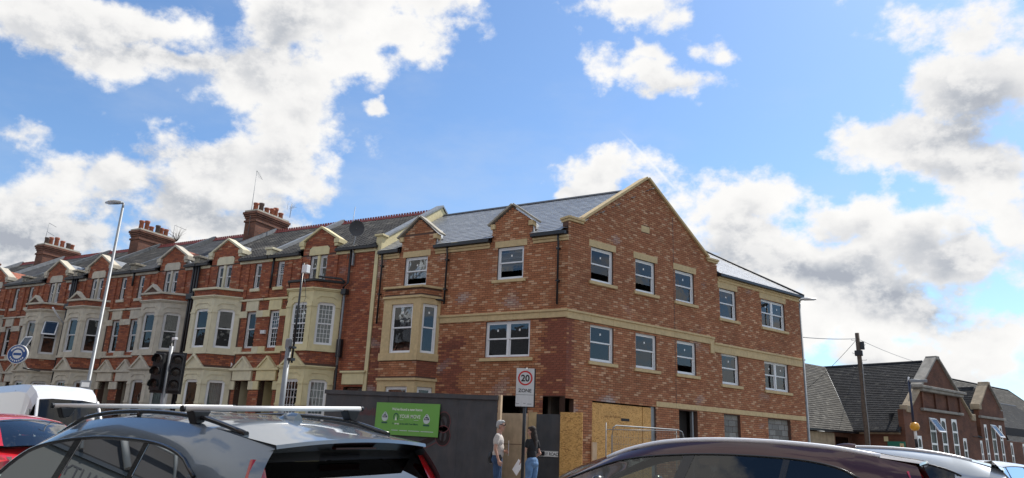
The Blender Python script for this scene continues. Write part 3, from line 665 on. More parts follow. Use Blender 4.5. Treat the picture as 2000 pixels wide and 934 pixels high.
    bk = MB(); bk.plan([(-8.05, 8.3), (-8.0, 0.3), (-7.9, .3), (-7.9, 8.3)], 0, 8.3); bk.box(-8.05, -1, 8.2, 8.45, 0, 8.3)
    q1, q2, q3 = P(13.9, .28, 0), P(13.9, 8, 0), P(0, 8, 0); bk.plan([q1[:2], q2[:2], P(13.7, 8, 0)[:2], P(13.7, .28, 0)[:2]], 0, 8.25); bk.plan([q2[:2], (-1, 8.3), (-1, 8.1), P(13.6, 7.8, 0)[:2]], 0, 8.25)
    bk.build('rear_wall', mat('rear_brick', (.30, .12, .075), .9, noise=.2), B)
    # boarded and blocked openings at street level
    MB().box(1.19, 3.58, .04, .07, .12, 2.80).build('osb_board', m_osb, B, rotz=TH); MB().box(3.60, 4.02, .03, .06, .12, 2.80).build('osb_board', m_osb, B, rotz=TH)
    MB().box(2.55, 2.95, .036, .041, 2.28, 2.37).build('letter_slot', m_dark, B, rotz=TH)
    t_ = text('stencil', 'KEEP DRY THIS SIDE', .085, mat('faded_brown_ink', (.25, .13, .05), .8), B, (0, 0, 0)); t_.rotation_euler = (math.pi/2, 0, TH); t_.location = D2*2.15-N2*.036+Vector((0, 0, 2.36))
    MB().box(4.04, 4.22, .06, .16, .12, 2.84).build('steel_post', m_galv, B, rotz=TH)
    MB().box(1.1, 1.3, -.10, -.04, .12, 1.55).build('timber_prop', m_ply, B, rotz=TH)
    MB().box(5.47, 6.51, .5, .55, .12, 2.82).build('inner_door', m_dark, B, rotz=TH); MB().box(6.32, 6.40, .1, .2, .12, 2.82).build('door_frame', m_galv, B, rotz=TH)
    for (a, b) in ((8.09, 9.11), (10.96, 12.56)):
        MB().box(a, b, .135, .2, .6, 2.84).build('block_backing', m_mortar_old, B, rotz=TH)
        hb = empty('block_infill', (0, 0, 0), TH, B); k = 0; z = .6
        while z < 2.8:
            x = a-(k % 2)*.22
            while x < b:
                xa, xb = max(x, a)+.005, min(x+.44, b)-.005; x += .45
                if xb-xa > .04:
                    v = R.uniform(.15, .26); MB().box(xa, xb, .12+R.uniform(0, .006), .14, z+.005, min(z+.215, 2.815), (v, v, v*.95)).build('concrete_block', m_concrete, hb)
            z += .225; k += 1
    # steel over the open corner, orange light fitting glimpsed inside
    MB().box(-2.5, .0, .05, .25, 2.9, 3.02).build('steel_beam', m_dark, B)
    MB().box(-1.33, -.80, .012, .28, 0, 2.95).build('pier', m_mortar_new, B)
    return B
PAL_SIDE2 = [(4.5, (.35, .141, .066)), (2.5, (.39, .163, .080)), (3.0, (.44, .220, .115)), (1.3, (.53, .31, .185)), (1.0, (.305, .118, .056))]
m_slate_plain = mat('slate_underlay', (.15, .17, .195), .5, noise=.1)
m_black2 = mat('dark_ridge', (.03, .033, .04), .6, noise=.1)
new_building()
# ------------------------------------------------------------------ old terrace
CREAM = mat('cream_painted_stone', (.65, .57, .33), .7, noise=.06, nscale=5, dirt=.35, dirtcol=(.30, .26, .17), dscale=2)
PALE = mat('pale_cream_painted_stone', (.64, .59, .42), .7, noise=.06, nscale=5, dirt=.4, dirtcol=(.30, .27, .21), dscale=2)
GREYST = mat('weathered_grey_stone', (.50, .46, .38), .8, noise=.10, nscale=5, dirt=.5, dirtcol=(.22, .20, .17), dscale=2)
GREYST2 = mat('buff_grey_stone', (.54, .49, .39), .8, noise=.10, nscale=5, dirt=.5, dirtcol=(.24, .21, .17), dscale=2)
m_grime = mat('grimy_gutter', (.03, .03, .032), .6, noise=.3)
def mir(mb, m_):   # mirror in x when m_ = -1
    if m_ < 0:
        mb.v = [(-x, y, z) for x, y, z in mb.v]; mb.f = [tuple(reversed(f)) for f in mb.f]
    return mb
def terrace_house(uc, m_, stone, stone2, label, opts):
    """one house of a handed pair. a = distance from the pair's middle line; x = m_*a"""
    H = empty('terraced_house', PT+DT*uc, TT); tag(H, label, 'house', 'old terraced houses in the row')
    AW = opts.get('width', 4.4); fw = frame_m(PT+DT*uc, TT); X = lambda a, b: (min(m_*a, m_*b), max(m_*a, m_*b))
    fr = lambda p=(0, 0, 0), r=0: (Vector(p), r)
    bc, bw, bf, bd = 2.72, 1.38, .64, .80
    holes_a = [(.47, .83, 7.30, 8.40), (2.24, 3.12, 7.42, 8.48), (.38, .92, 4.78, 6.33), (.28, 1.06, .12, 3.46), (bc-1.1, bc+1.1, 4.75, 6.45), (bc-1.1, bc+1.1, .7, 3.45)]
    if AW > 5: holes_a.append((4.62, 5.5, .12, 3.25))
    holes = [(*X(a, b), c, d) for a, b, c, d in holes_a]
    x0, x1 = X(0, AW); xc = m_*2.68
    w = wall_mesh(x0, x1, 0, 8.5, holes, thick=.3); w.prism([(xc-.86, 8.5), (xc+.86, 8.5), (xc+.86, 9.08), (xc, 9.62), (xc-.86, 9.08)], .01, .3)
    wl = w.build('wall', m_mortar_old, H)
    # pilaster strips either side of the dormer
    pil = MB()
    br = courses(x0, x1, 2.0 if opts.get('near') else 2.6, 8.5, holes+[(xc-1.45, xc+1.45, .7, 6.7)])
    lm = lambda z: (xc-.86, xc+.86) if z < 9.08 else (xc-.86*(9.62-z)/.54, xc+.86*(9.62-z)/.54)
    br += courses(0, 0, 8.5, 9.62, [(xc-.52, xc+.52, 8.5, 8.86)], lm)
    grime = lambda x, z: (opts.get('sooty', 0) and R.random() < opts['sooty'])
    lay_bricks(wl, br, PAL_OLD, opts.get('single', 0), fw, tint=grime)
    def part(name, mb, mt, bevel=0): return mir(mb, m_).build(name, mt, H, bevel=bevel)
    # projecting brick piers (two, flanking the dormer, and flanking the small windows)
    for (a, b) in ((1.64, 1.80), (3.56, 3.72), (1.12, 1.30), (.0, .16)):
        hb = MB(); q0, q1 = X(a, b)
        for k in range(int(6.9/.075), int(8.42/.075)):
            hb.box(q0, q1, -.05, .01, k*.075, k*.075+.065, pick(PAL_OLD, R))
        tag(hb.build('pier_brickwork', m_brick, wl), kind='stuff')
    # stone copings of the gablet
    for s_ in (-1, 1):
        c = MB(); c.prism([(2.68, 9.62), (2.68, 9.72), (2.68+s_*1.0, 9.13), (2.68+s_*.97, 9.05)], -.08, .34); part('gablet_coping', c, stone, .012)
        k = MB(); k.box(2.68+s_*.92-.13, 2.68+s_*.92+.13, -.12, .40, 8.92, 9.10).box(2.68+s_*.90-.09, 2.68+s_*.90+.09, -.09, .3, 8.80, 8.92); part('kneeler', k, stone, .012)
    k = MB(); k.prism([(2.16, 8.5), (3.20, 8.5), (3.20, 8.76), (3.08, 8.86), (2.28, 8.86), (2.16, 8.76)], -.025, .1); part('dormer_lintel', k, stone2, .008)
    part('dormer_mullion', MB().box(2.62, 2.74, -.01, .15, 7.42, 8.48), stone, .008)
    for (a, b) in ((2.24, 2.62), (2.74, 3.12)): window(H, *X(a, b), 7.42, 8.48, mt=m_upvc_old, gl=m_glass_old, curtain=opts.get('c2'), fr=.05)
    window(H, *X(.47, .83), 7.30, 8.40, mt=m_upvc_old, gl=m_glass_old, curtain=opts.get('c3'), fr=.05, lattice=opts.get('lat'))
    part('sill', MB().box(.38, .92, -.07, .1, 7.17, 7.30), stone, .01)
    # eaves
    part('eaves_band', MB().box(0.0, 1.72, -.06, .1, 8.42, 8.54).box(3.62, AW, -.06, .1, 8.42, 8.54), stone, .01)
    part('gutter', MB().box(0.02, 1.72, -.2, -.04, 8.53, 8.64).box(3.62, AW-.02, -.2, -.04, 8.53, 8.64), m_grime, .012)
    # first-floor middle window dressings
    window(H, *X(.38, .92), 4.78, 6.33, mt=m_upvc_old if not opts.get('lat') else m_upvc, gl=m_glass_old, lattice=opts.get('lat1'), curtain=opts.get('c1'))
    k = MB(); k.box(.30, 1.00, -.05, .1, 6.33, 6.76).box(0.02, 1.36, -.09, .1, 6.76, 6.84); part('window_head', k, stone2, .01)
    k = MB(); k.box(.0, .38, -.045, .1, 6.06, 6.34).box(.92, 1.36, -.045, .1, 6.06, 6.34); part('impost', k, stone2, .012)
    k = MB(); k.box(.0, .36, -.06, .1, 4.62, 4.84).box(.94, 1.36, -.06, .1, 4.62, 4.84).box(0, 1.36, -.08, .1, 4.54, 4.63); part('sill_band', k, stone2, .02)
    # door hood with small pediment
    k = MB(); k.box(.14, 1.20, -.10, .2, 3.46, 3.86).box(0, 1.36, -.16, .2, 3.86, 3.96); part('door_hood', k, stone2, .012)
    k = MB(); k.prism([(.24, 3.96), (1.12, 3.96), (.68, 4.36)], -.12, .0); part('pediment', k, stone2, .008)
    k = MB(); k.prism([(.16, 3.965), (.27, 3.965), (.68, 4.36), (.68, 4.45)], -.17, .0).prism([(1.20, 3.965), (1.09, 3.965), (.68, 4.36), (.68, 4.45)], -.17, .0); part('pediment_moulding', k, stone, .006)
    k = MB(); k.box(.0, .28, -.06, .2, 3.10, 3.44).box(1.06, 1.34, -.06, .2, 3.10, 3.44).box(0, .28, -.045, .2, 2.36, 2.46).box(1.06, 1.34, -.045, .2, 2.36, 2.46); part('door_impost', k, stone2, .01)
    part('porch_wall', MB().box(.26, .28, .3, 1.3, .1, 3.46).box(1.06, 1.08, .3, 1.3, .1, 3.46), stone2); part('front_door', MB().box(.28, 1.06, 1.3, 1.35, .12, 2.5).box(.38, .96, 1.285, 1.3, 1.3, 2.2), mat('dark_green_door', (.05, .06, .05), .5))
    part('fanlight', MB().box(.28, 1.06, 1.3, 1.33, 2.55, 3.3), m_glass_old)
    if AW > 5:
        k = MB(); k.box(4.56, 5.60, -.08, .2, 3.30, 3.72).box(4.48, 5.66, -.14, .2, 3.72, 3.80); part('side_door_hood', k, stone, .012)
        part('side_door', MB().box(4.62, 5.5, .12, .17, .12, 2.75), m_upvc); part('side_fanlight', MB().box(4.66, 5.46, .12, .14, 2.8, 3.2), m_glass)
        part('corner_strip', MB().box(AW-.14, AW+.02, -.05, .0, .12, 8.42), stone)
    # canted bay, two storeys
    pl = [(bc-bw, 0), (bc-bf, -bd), (bc+bf, -bd), (bc+bw, 0)]
    def facets():
        pts = [(m_*x, y) for x, y in pl]
        if m_ < 0: pts = pts[::-1]
        for p, q in zip(pts[:-1], pts[1:]):
            v = Vector((q[0]-p[0], q[1]-p[1], 0)); yield Vector((*p, 0)), math.atan2(v.y, v.x), v.length
    for lvl, (zb, zs, zt, ztop) in enumerate(((.4, .9, 3.43, 3.95), (4.50, 4.76, 6.38, 6.95))):
        sm = MB()
        for k_, (o, a, wd) in enumerate(facets()):
            j = .24 if wd > 1.2 else .20; f_ = MB()
            f_.box(0, wd, 0, .22, zt+.02, ztop-.10).box(0, j, -.02, .22, zs, zt+.02).box(wd-j, wd, -.02, .22, zs, zt+.02).box(-.03, wd+.03, -.07, .22, zb, zb+.10).box(0, wd, -.02, .22, zb+.10, zs)
            f_.box(-.02, wd+.02, -.05, .22, ztop-.10, ztop-.05).box(-.05, wd+.05, -.10, .22, ztop-.05, ztop)
            f_.box(-.01, j+.01, -.05, .2, zt-.17, zt-.11).box(wd-j-.01, wd+.01, -.05, .2, zt-.17, zt-.11)           # imposts
            if lvl == 0: f_.box(-.01, j+.01, -.05, .2, zt-.95, zt-.88).box(wd-j-.01, wd+.01, -.05, .2, zt-.95, zt-.88)
            # raised chamfered label over the window
            f_.prism([(j-.04, zt+.13), (j-.04, zt+.16), (j+.10, zt+.27), (wd-j-.10, zt+.27), (wd-j+.04, zt+.16), (wd-j+.04, zt+.13), (wd-j-.10, zt+.24), (j+.10, zt+.24)], -.03, .0)
            for s_, xx in ((1, j), (-1, wd-j)): f_.prism([(xx, zt+.02), (xx+s_*.10, zt+.02), (xx, zt-.08)], .0, .12)
            sm.add([tuple(frame_m(o, a) @ Vector(v)) for v in f_.v], f_.f)
            lt = (opts.get('latb') if lvl == 1 else (opts.get('latg') or None))
            wn = window(H, j, wd-j, zs, zt+.02, y=.10, frame=(o, a), mt=m_upvc if opts.get('bright') else m_upvc_old, gl=m_glass_old, lattice=lt, curtain=opts.get('cb' if lvl else 'cg'), midz=.5)
            if opts.get('open') and lvl == 1:
                right = k_ == 2; mid = k_ == 1
                if mid or right:
                    zz = zs+.06 if mid else (zs+zt)/2+.05; s1 = MB(); hgt = .78; ws = wd-2*j-.08
                    s1.box(0, ws, -.02, .02, 0, .06).box(0, ws, -.02, .02, hgt-.06, hgt).box(0, .05, -.02, .02, .06, hgt-.06).box(ws-.05, ws, -.02, .02, .06, hgt-.06)
                    s1.v = [tuple(Matrix.Rotation(rad(-24), 4, 'X') @ Vector((x, y, z-hgt))) for x, y, z in s1.v]
                    oo = s1.build('open_casement', m_upvc, H); oo.matrix_local = frame_m(o, a) @ Matrix.Translation((j+.04, .06, zz+hgt))
                    pp = MB().box(.05, ws-.05, -.006, .006, .06, hgt-.06); pp.v = [tuple(Matrix.Rotation(rad(-24), 4, 'X') @ Vector((x, y, z-hgt))) for x, y, z in pp.v]
                    pp.build('pane', m_glass, oo)
        sm.build('bay_surround', stone, H)
    # bay pediment above ground floor (front facet, towards the party line)
    k = MB(); k.prism([(bc-.50, 3.95), (bc+.50, 3.95), (bc, 4.42)], -bd-.03, -bd+.2); part('bay_pediment', k, stone, .008)
    k = MB(); k.prism([(bc-.62, 3.955), (bc-.50, 3.955), (bc, 4.40), (bc, 4.52)], -bd-.10, -bd+.2).prism([(bc+.62, 3.955), (bc+.50, 3.955), (bc, 4.40), (bc, 4.52)], -bd-.10, -bd+.2); part('pediment_moulding', k, stone, .006)
    for za_, zb_ in ((3.95, 4.50), (6.95, 7.22)): part('wall', MB().plan([(bc-bw, .012), (bc-bf, -bd+.012), (bc+bf, -bd+.012), (bc+bw, .012)], za_, zb_), m_mortar_old)
    hb = empty('wall', (0, 0, 0), 0, H); allb = MB()
    for o, a, wd in facets():
        f_ = MB()
        for (xa, xb, za) in courses(0, wd, 4.02, 4.50, [])+courses(0, wd, 6.97, 7.22, []): f_.box(xa, xb, -.001, .012, za, za+.065, pick(PAL_OLD if R.random() > .35 else DARKPAL, R), 'b')
        allb.v += [tuple(frame_m(o, a) @ Vector(v)) for v in f_.v]; n0 = len(allb.v)-len(f_.v); allb.f += [tuple(i+n0 for i in q) for q in f_.f]; allb.c += f_.c; allb.sm += f_.sm
    tag(allb.build('brickwork', m_brick, hb), kind='stuff')
    k = MB(); k.plan([(bc-bw-.07, 0), (bc-bf-.05, -bd-.09), (bc+bf+.05, -bd-.09), (bc+bw+.07, 0)], 7.20, 7.29); part('bay_coping', k, stone if not opts.get('darkcap') else m_grime, .01)
    if opts.get('capped'):
        k = MB(); k.prism([(bc-.55, 7.29), (bc-.42, 7.29), (bc, 7.54), (bc+.42, 7.29), (bc+.55, 7.29), (bc, 7.68)], -bd-.10, -bd+.12); part('bay_gablet', k, stone, .01)
        k = MB(); k.prism([(bc-.42, 7.29), (bc, 7.54), (bc+.42, 7.29)], -bd-.05, -bd+.08); part('bay_gablet_brick', k, m_mortar_old)
    part('bay_flat_roof', MB().plan([(bc-bw, .0), (bc-bf, -bd), (bc+bf, -bd), (bc+bw, 0)], 7.29, 7.30), m_lead)
    # roof
    ang = math.atan2(11.32-8.64, 4.4); y0, z0, sl = -.18, 8.62, 4.42/math.cos(ang)
    rm = MB(); rm.add([(x0, .32, z0+.295), (x1, .32, z0+.295), (x1, 4.2, 11.30), (x0, 4.2, 11.30), (x1, 8.8, 8.6), (x0, 8.8, 8.6)], [(0, 1, 2, 3), (3, 2, 4, 5)])
    roof = rm.build('roof', mat('roof_underlay', (.05, .05, .052), .9), H)
    keep = lambda x, y: not (abs(x-xc) < .92 and y < .3+max(0, .95-abs(x-xc))*1.1)
    pal, rib, mt_ = opts.get('tiles', (TILE, 1)) + (m_tile,)
    slates(roof, x0+.02, x1-.02, y0, z0, sl, ang, pal, mt_, opts.get('stiles', 0), fw, name='roof_tile', w=.33 if rib else .26, gauge=.29 if rib else .21, limits=keep, lift=.02, thick=.014, ribs=rib)
    rt = MB(); n = int((x1-x0)/.3)
    for i in range(n):
        xa = x0+i*(x1-x0)/n; xb = x0+(i+1)*(x1-x0)/n-.01
        rt.add([(xa, 4.03, 11.24), (xb, 4.03, 11.24), (xb, 4.2, 11.40), (xa, 4.2, 11.40), (xa, 4.37, 11.24), (xb, 4.37, 11.24)], [(0, 1, 2, 3), (3, 2, 5, 4), (0, 3, 4), (1, 5, 2)])
        xm = (xa+xb)/2; rt.box(xa+.02, xm-.04, 4.18, 4.22, 11.36, 11.47).box(xm+.02, xb-.03, 4.18, 4.22, 11.36, 11.47)
    rt.build('ridge_tiles', m_redridge, roof)
    part('dormer_roof', MB().add([(2.68-.84, .3, 9.06), (2.68, .3, 9.58), (2.68+.84, .3, 9.06), (2.68-.84, .75, 9.06), (2.68, 1.6, 9.58), (2.68+.84, .75, 9.06)], [(0, 1, 4, 3), (1, 2, 5, 4)]), m_terracotta if opts.get('redd') else m_lead)
    for s_ in (-1, 1): part('dormer_cheek', MB().add([(2.68+s_*.84, .28, 8.6), (2.68+s_*.84, .28, 9.06), (2.68+s_*.84, .80, 9.06), (2.68+s_*.84, .2, 8.66)], [(0, 1, 2, 3)]), m_leadlight)
    if opts.get('redd'): part('flashing', MB().prism([(3.56, 8.66), (4.0, 8.66), (3.62, 8.95)], .02, .06), m_leadlight)
    # party wall upstand with lead
    for a_ in (AW,) if not opts.get('mid') else (0.0, AW):
        xx = m_*a_; q = MB(); q.add([(xx-.10, -.1, 8.62), (xx+.10, -.1, 8.62), (xx+.10, -.1, 8.86), (xx-.10, -.1, 8.86), (xx-.10, 4.2, 11.28), (xx+.10, 4.2, 11.28), (xx+.10, 4.2, 11.55), (xx-.10, 4.2, 11.55), (xx-.1, 8.7, 8.7), (xx+.1, 8.7, 8.7)], [(0, 1, 2, 3), (3, 2, 6, 7), (0, 3, 7, 4), (1, 5, 6, 2), (7, 6, 9, 8)])
        if AW > 5: continue
        q.build('party_wall_coping', m_lead, H)
        MB().box(xx-.16, xx+.16, -.14, .42, 8.64, 8.92).box(xx-.22, xx+.22, -.2, .5, 8.92, 9.02).build('party_kneeler', stone2, H, bevel=.015)
    # body behind
    bk = MB(); bk.box(x0+.02, x1-.02, 8.4, 8.7, 0, 8.7).box(x0+.01, x0+.05, .3, 8.4, 0, 8.6).box(x1-.05, x1-.01, .3, 8.4, 0, 8.6); bk.build('rear_wall', m_mortar_old, H)
    ins = MB(); [ins.box(x0+.1, x1-.1, .3, 3.2, z, z+.05) for z in (.1, 4.0, 6.9, 8.5)]; ins.box(x0+.1, x1-.1, 2.6, 2.7, .1, 8.5); ins.build('rooms', m_plaster, H)
    return H
CH = {}
def chimney(H, x, y=3.35, w=.8, d=2.3, z0=10.6, z1=12.05, n=6, seed=1, plant=False):
    rr = random.Random(seed); c = MB(); c.box(x-w/2, x+w/2, y, y+d, z0-1.2, z1-.3)
    for k, e_ in enumerate((.04, .08, .12)): c.box(x-w/2-e_, x+w/2+e_, y-e_, y+d+e_, z1-.42+k*.10, z1-.34+k*.10-.003 if k < 2 else z1-.1)
    c.box(x-w/2-.05, x+w/2+.05, y-.05, y+d+.05, z0+.42, z0+.52)
    o = c.build('chimney', brick_tex('sooty_brick', (.215, .088, .052), (.15, .066, .045), (.09, .06, .05)), H)
    MB().box(x-w/2-.06, x+w/2+.06, y-.06, y+d+.06, z1-.1, z1).build('flaunching', GREYST, o)
    for i in range(n):
        hh = rr.uniform(.36, .62); yy = y+.2+(d-.4)*i/(n-1); xx = x+rr.uniform(-.1, .1)
        MB().lathe([(.10, 0), (.125, 0), (.115, hh*.75), (.14, hh*.82), (.14, hh), (.10, hh), (.09, .1)], (xx, yy, z1), 14).build('chimney_pot', m_terracotta if rr.random() > .2 else m_tilepot, o)
    return o
m_tilepot = mat('sooty_pot', (.10, .07, .06), .9, noise=.2)
opt = dict
LAT = (4, 4)
HA = terrace_house(-5.7, 1, CREAM, CREAM, 'terraced house with yellow-cream bay and lattice windows, next to the new building', opt(width=5.7, near=1, single=220, stiles=120, lat=(2, 5), lat1=(3, 4), latb=LAT, latg=(4, 4), cb=m_curtain, cg=m_curtain, c1=m_curtain, c2=m_blind, bright=1, darkcap=1, tiles=(TILE, 2)))
HB = terrace_house(-5.7, -1, PALE, PALE, 'terraced house with pale cream bay, directly left of the yellow-cream bay', opt(near=1, single=120, stiles=60, cg=m_curtain, mid=1, bright=1, c2=m_curtain, tiles=(TILE, 2)))
HC = terrace_house(-14.5, 1, GREYST, GREYST, 'terraced house with grey stone bay behind the traffic signals', opt(c1=m_blind, cb=m_blind, c2=m_curtain, cg=m_curtain, capped=1, redd=1, mid=1, tiles=(TILE_L, 0)))
HD = terrace_house(-14.5, -1, GREYST2, GREYST2, 'terraced house with buff grey bay behind the tall left street lamp', opt(c2=m_curtain, capped=1, mid=1, tiles=(TILE, 2)))
HE = terrace_house(-23.3, 1, GREYST2, GREYST, 'terraced house whose bay has two opened top-hung windows', opt(open=1, capped=1, c2=m_curtain, mid=1, tiles=(TILE, 2)))
HF = terrace_house(-23.3, -1, GREYST, GREYST, 'terraced house at the far left edge, behind the round blue sign', opt(redd=1, c2=m_curtain, mid=1, tiles=(TILE_L, 0)))
HG = terrace_house(-32.1, 1, GREYST, GREYST, 'farthest terraced house, just showing at the left edge of the row', opt(capped=1, mid=1, tiles=(TILE, 2)))
chimney(HB, -4.4-.55, 3.05, .75, 2.1, 11.2, 12.25, 6, 3)
chimney(HD, -4.4-.55, 3.05, .75, 2.1, 11.1, 12.15, 6, 5)
chimney(HF, -4.4-.55, 3.05, .75, 2.1, 11.0, 12.1, 6, 8)
chimney(HG, -4.4-.55, 3.05, .75, 2.1, 11.0, 12.1, 6, 9)
# raised cream parapet against the new building
pp = MB(); pp.add([(-.12, -.06, 8.3), (.14, -.06, 8.3), (.14, -.06, 9.0), (-.12, -.06, 9.0), (-.12, .25, 9.0), (.14, .25, 9.0), (-.12, 4.0, 11.42), (.14, 4.0, 11.42), (-.12, 6, 10.1), (.14, 6, 10.1), (-.12, 6, 8.3), (.14, 6, 8.3)], [(0, 1, 2, 3), (3, 2, 5, 4), (4, 5, 7, 6), (6, 7, 9, 8), (1, 11, 9, 7, 5, 2), (0, 3, 4, 6, 8, 10)])
pp.xf(Matrix.Translation((5.7, 0, 0))).build('gable_parapet', CREAM, HA)
cp = MB(); cp.add([(x, y, z) for y, z in ((.2, 9.0), (4.0, 11.44), (6, 10.12)) for x in (-.17, .19)]+[(x, y, z+.09) for y, z in ((.2, 9.0), (4.0, 11.44), (6, 10.12)) for x in (-.17, .19)], [(0, 1, 7, 6), (6, 7, 9, 8), (8, 9, 11, 10), (0, 6, 8, 2), (1, 3, 9, 7), (2, 8, 10, 4), (3, 5, 11, 9)])
cp.xf(Matrix.Translation((5.7, 0, 0))).build('parapet_coping', m_lead, HA); MB().box(5.52, 5.92, -.14, .28, 8.99, 9.07).build('kneeler', CREAM, HA, bevel=.01)
def hpipe(H, pts, mt=None, r=.045): MB().tube(pts, r, 8).build('downpipe', mt or m_black, H)
hpipe(HA, [(4.42, -.12, 8.55), (4.42, -.12, 7.2), (4.30, -.22, 7.0), (4.30, -.18, 6.8)]); hpipe(HA, [(4.34, -.16, 6.8), (4.34, -.16, 4.0)], m_galv); hpipe(HA, [(4.34, -.16, 4.0), (4.34, -.16, .2)])
hpipe(HA, [(3.6, -.9, 7.34), (4.2, -.25, 7.34), (4.35, -.2, 7.2)], r=.04)
MB().box(4.22, 4.46, -.26, -.04, 6.72, 6.95).build('hopper_head', m_black, HA, bevel=.02); MB().box(4.22, 4.44, -.2, -.04, 4.3, 5.0).build('hopper_head', m_black, HA, bevel=.02)
hpipe(HA, [(.3, -.1, 8.55), (.3, -.1, 7.25)]); MB().box(4.50, 4.56, -.12, -.02, 7.9, 8.4).build('wall_bracket', m_galv, HA)
for H, a in ((HB, -4.35), (HD, -4.35)):
    for k, dx in enumerate((-.16, 0, .17)): hpipe(H, [(a+dx, -.12, 8.6), (a+dx, -.12, 7.2+.1*k), (a+dx+.06, -.16, 6.9), (a+dx+.06, -.16, .2)], r=.05)
    MB().box(a-.2, a+.25, -.3, -.04, 7.0, 7.25).build('hopper_head', m_black, H, bevel=.02)
hpipe(HC, [(.15, -.1, 8.6), (.15, -.1, 7.9)]); hpipe(HE, [(4.4, -.9, 6.95), (4.15, -.4, 6.6), (4.3, -.15, 6.3)], m_upvc, .04)
MB().box(4.0, 4.22, -.08, .0, 8.0, 8.3).build('alarm_box', m_curtain, HE, bevel=.01)
MB().box(.05, .30, -.10, .0, 5.35, 5.5).build('number_plaque', m_curtain, HA, bevel=.01)
ov = MB().tube([(-1.55, -.06, 4.12), (-1.55, .0, 4.12)], .14, 16); ov.v = [(x if abs(x+1.55) < 1e-6 else -1.55+(x+1.55)*1.5, y, z) for x, y, z in ov.v]; ov.build('oval_plaque', m_white, HB)
# ------------------------------------------------------------------ vehicles
def curve(pts):
    """smooth interpolation through (x, v) points, x descending or ascending"""
    p = sorted(pts)
    def f(x):
        if x <= p[0][0]: return p[0][1]
        if x >= p[-1][0]: return p[-1][1]
        for i in range(len(p)-1):
            if p[i][0] <= x <= p[i+1][0]:
                x0, y0 = p[i]; x1, y1 = p[i+1]; h = x1-x0; t = (x-x0)/h
                def sl(k):
                    if k <= 0: return (p[1][1]-p[0][1])/(p[1][0]-p[0][0])
                    if k >= len(p)-1: return (p[-1][1]-p[-2][1])/(p[-1][0]-p[-2][0])
                    return (p[k+1][1]-p[k-1][1])/(p[k+1][0]-p[k-1][0])
                m0, m1 = sl(i)*h, sl(i+1)*h
                return (2*t**3-3*t*t+1)*y0+(t**3-2*t*t+t)*m0+(-2*t**3+3*t*t)*y1+(t**3-t*t)*m1
    return f
lin = lambda a, b, n: [a+(b-a)*i/(n-1) for i in range(n)]
m_tyre = mat('tyre_rubber', (.02, .02, .02), .9); m_rim = mat('alloy', (.45, .46, .48), .3, metal=.8)
m_trim = mat('black_car_trim', (.01, .01, .011), .25, coat=.5); m_seat = mat('dark_upholstery', (.03, .03, .032), .8); m_seatl = mat('pale_upholstery', (.30, .28, .22), .8)
m_cglass = glass('car_glass', (.55, .60, .57), 1.5); m_pglass = glass('privacy_glass', (.06, .065, .07), 1.6); m_rglass = glass('rear_glass', (.05, .055, .06), 2.5); m_mglass = glass('half_tinted_glass', (.16, .17, .17), 1.6)
m_lamp = mat('red_lamp_lens', (.42, .008, .010), .15, coat=1); m_dlamp = mat('dark_lamp_lens', (.05, .004, .005), .3); m_lens = mat('clear_lamp_lens', (.55, .57, .6), .12, metal=.5, coat=1)
m_satin = mat('satin_silver_trim', (.82, .82, .83), .35, metal=.35); m_sky = mat('cast_black', (.004, .004, .005), .5)
def paint(n, c, metal=.5, rough=.33): return mat(n, c, rough, metal=metal, coat=1.0)
SUV = dict(edge=[(1.95, 1.03), (1.83, 1.11), (1.47, 1.29), (1.09, 1.455), (.78, 1.54), (.52, 1.59), (.1, 1.63), (-.4, 1.645), (-.92, 1.635), (-1.45, 1.60), (-1.9, 1.545), (-2.3, 1.50)],
           top=[(1.86, 1.045), (1.74, 1.11), (1.14, 1.335), (.85, 1.405), (.47, 1.455), (0, 1.49), (-.38, 1.50), (-.94, 1.49), (-1.25, 1.46), (-1.5, 1.40), (-1.66, 1.31)],
           belt=[(1.9, 1.02), (1.2, 1.05), (0, 1.08), (-1.0, 1.12), (-1.5, 1.16), (-1.75, 1.24)],
           deck=[(2.36, .70), (2.2, .86), (1.9, .96), (1.6, 1.0), (1.2, 1.05), (.4, 1.07), (-1.0, 1.12), (-1.8, 1.18), (-2.2, 1.13), (-2.34, .98)],
           xf=.95, xspo=-2.20, xr=2.36)
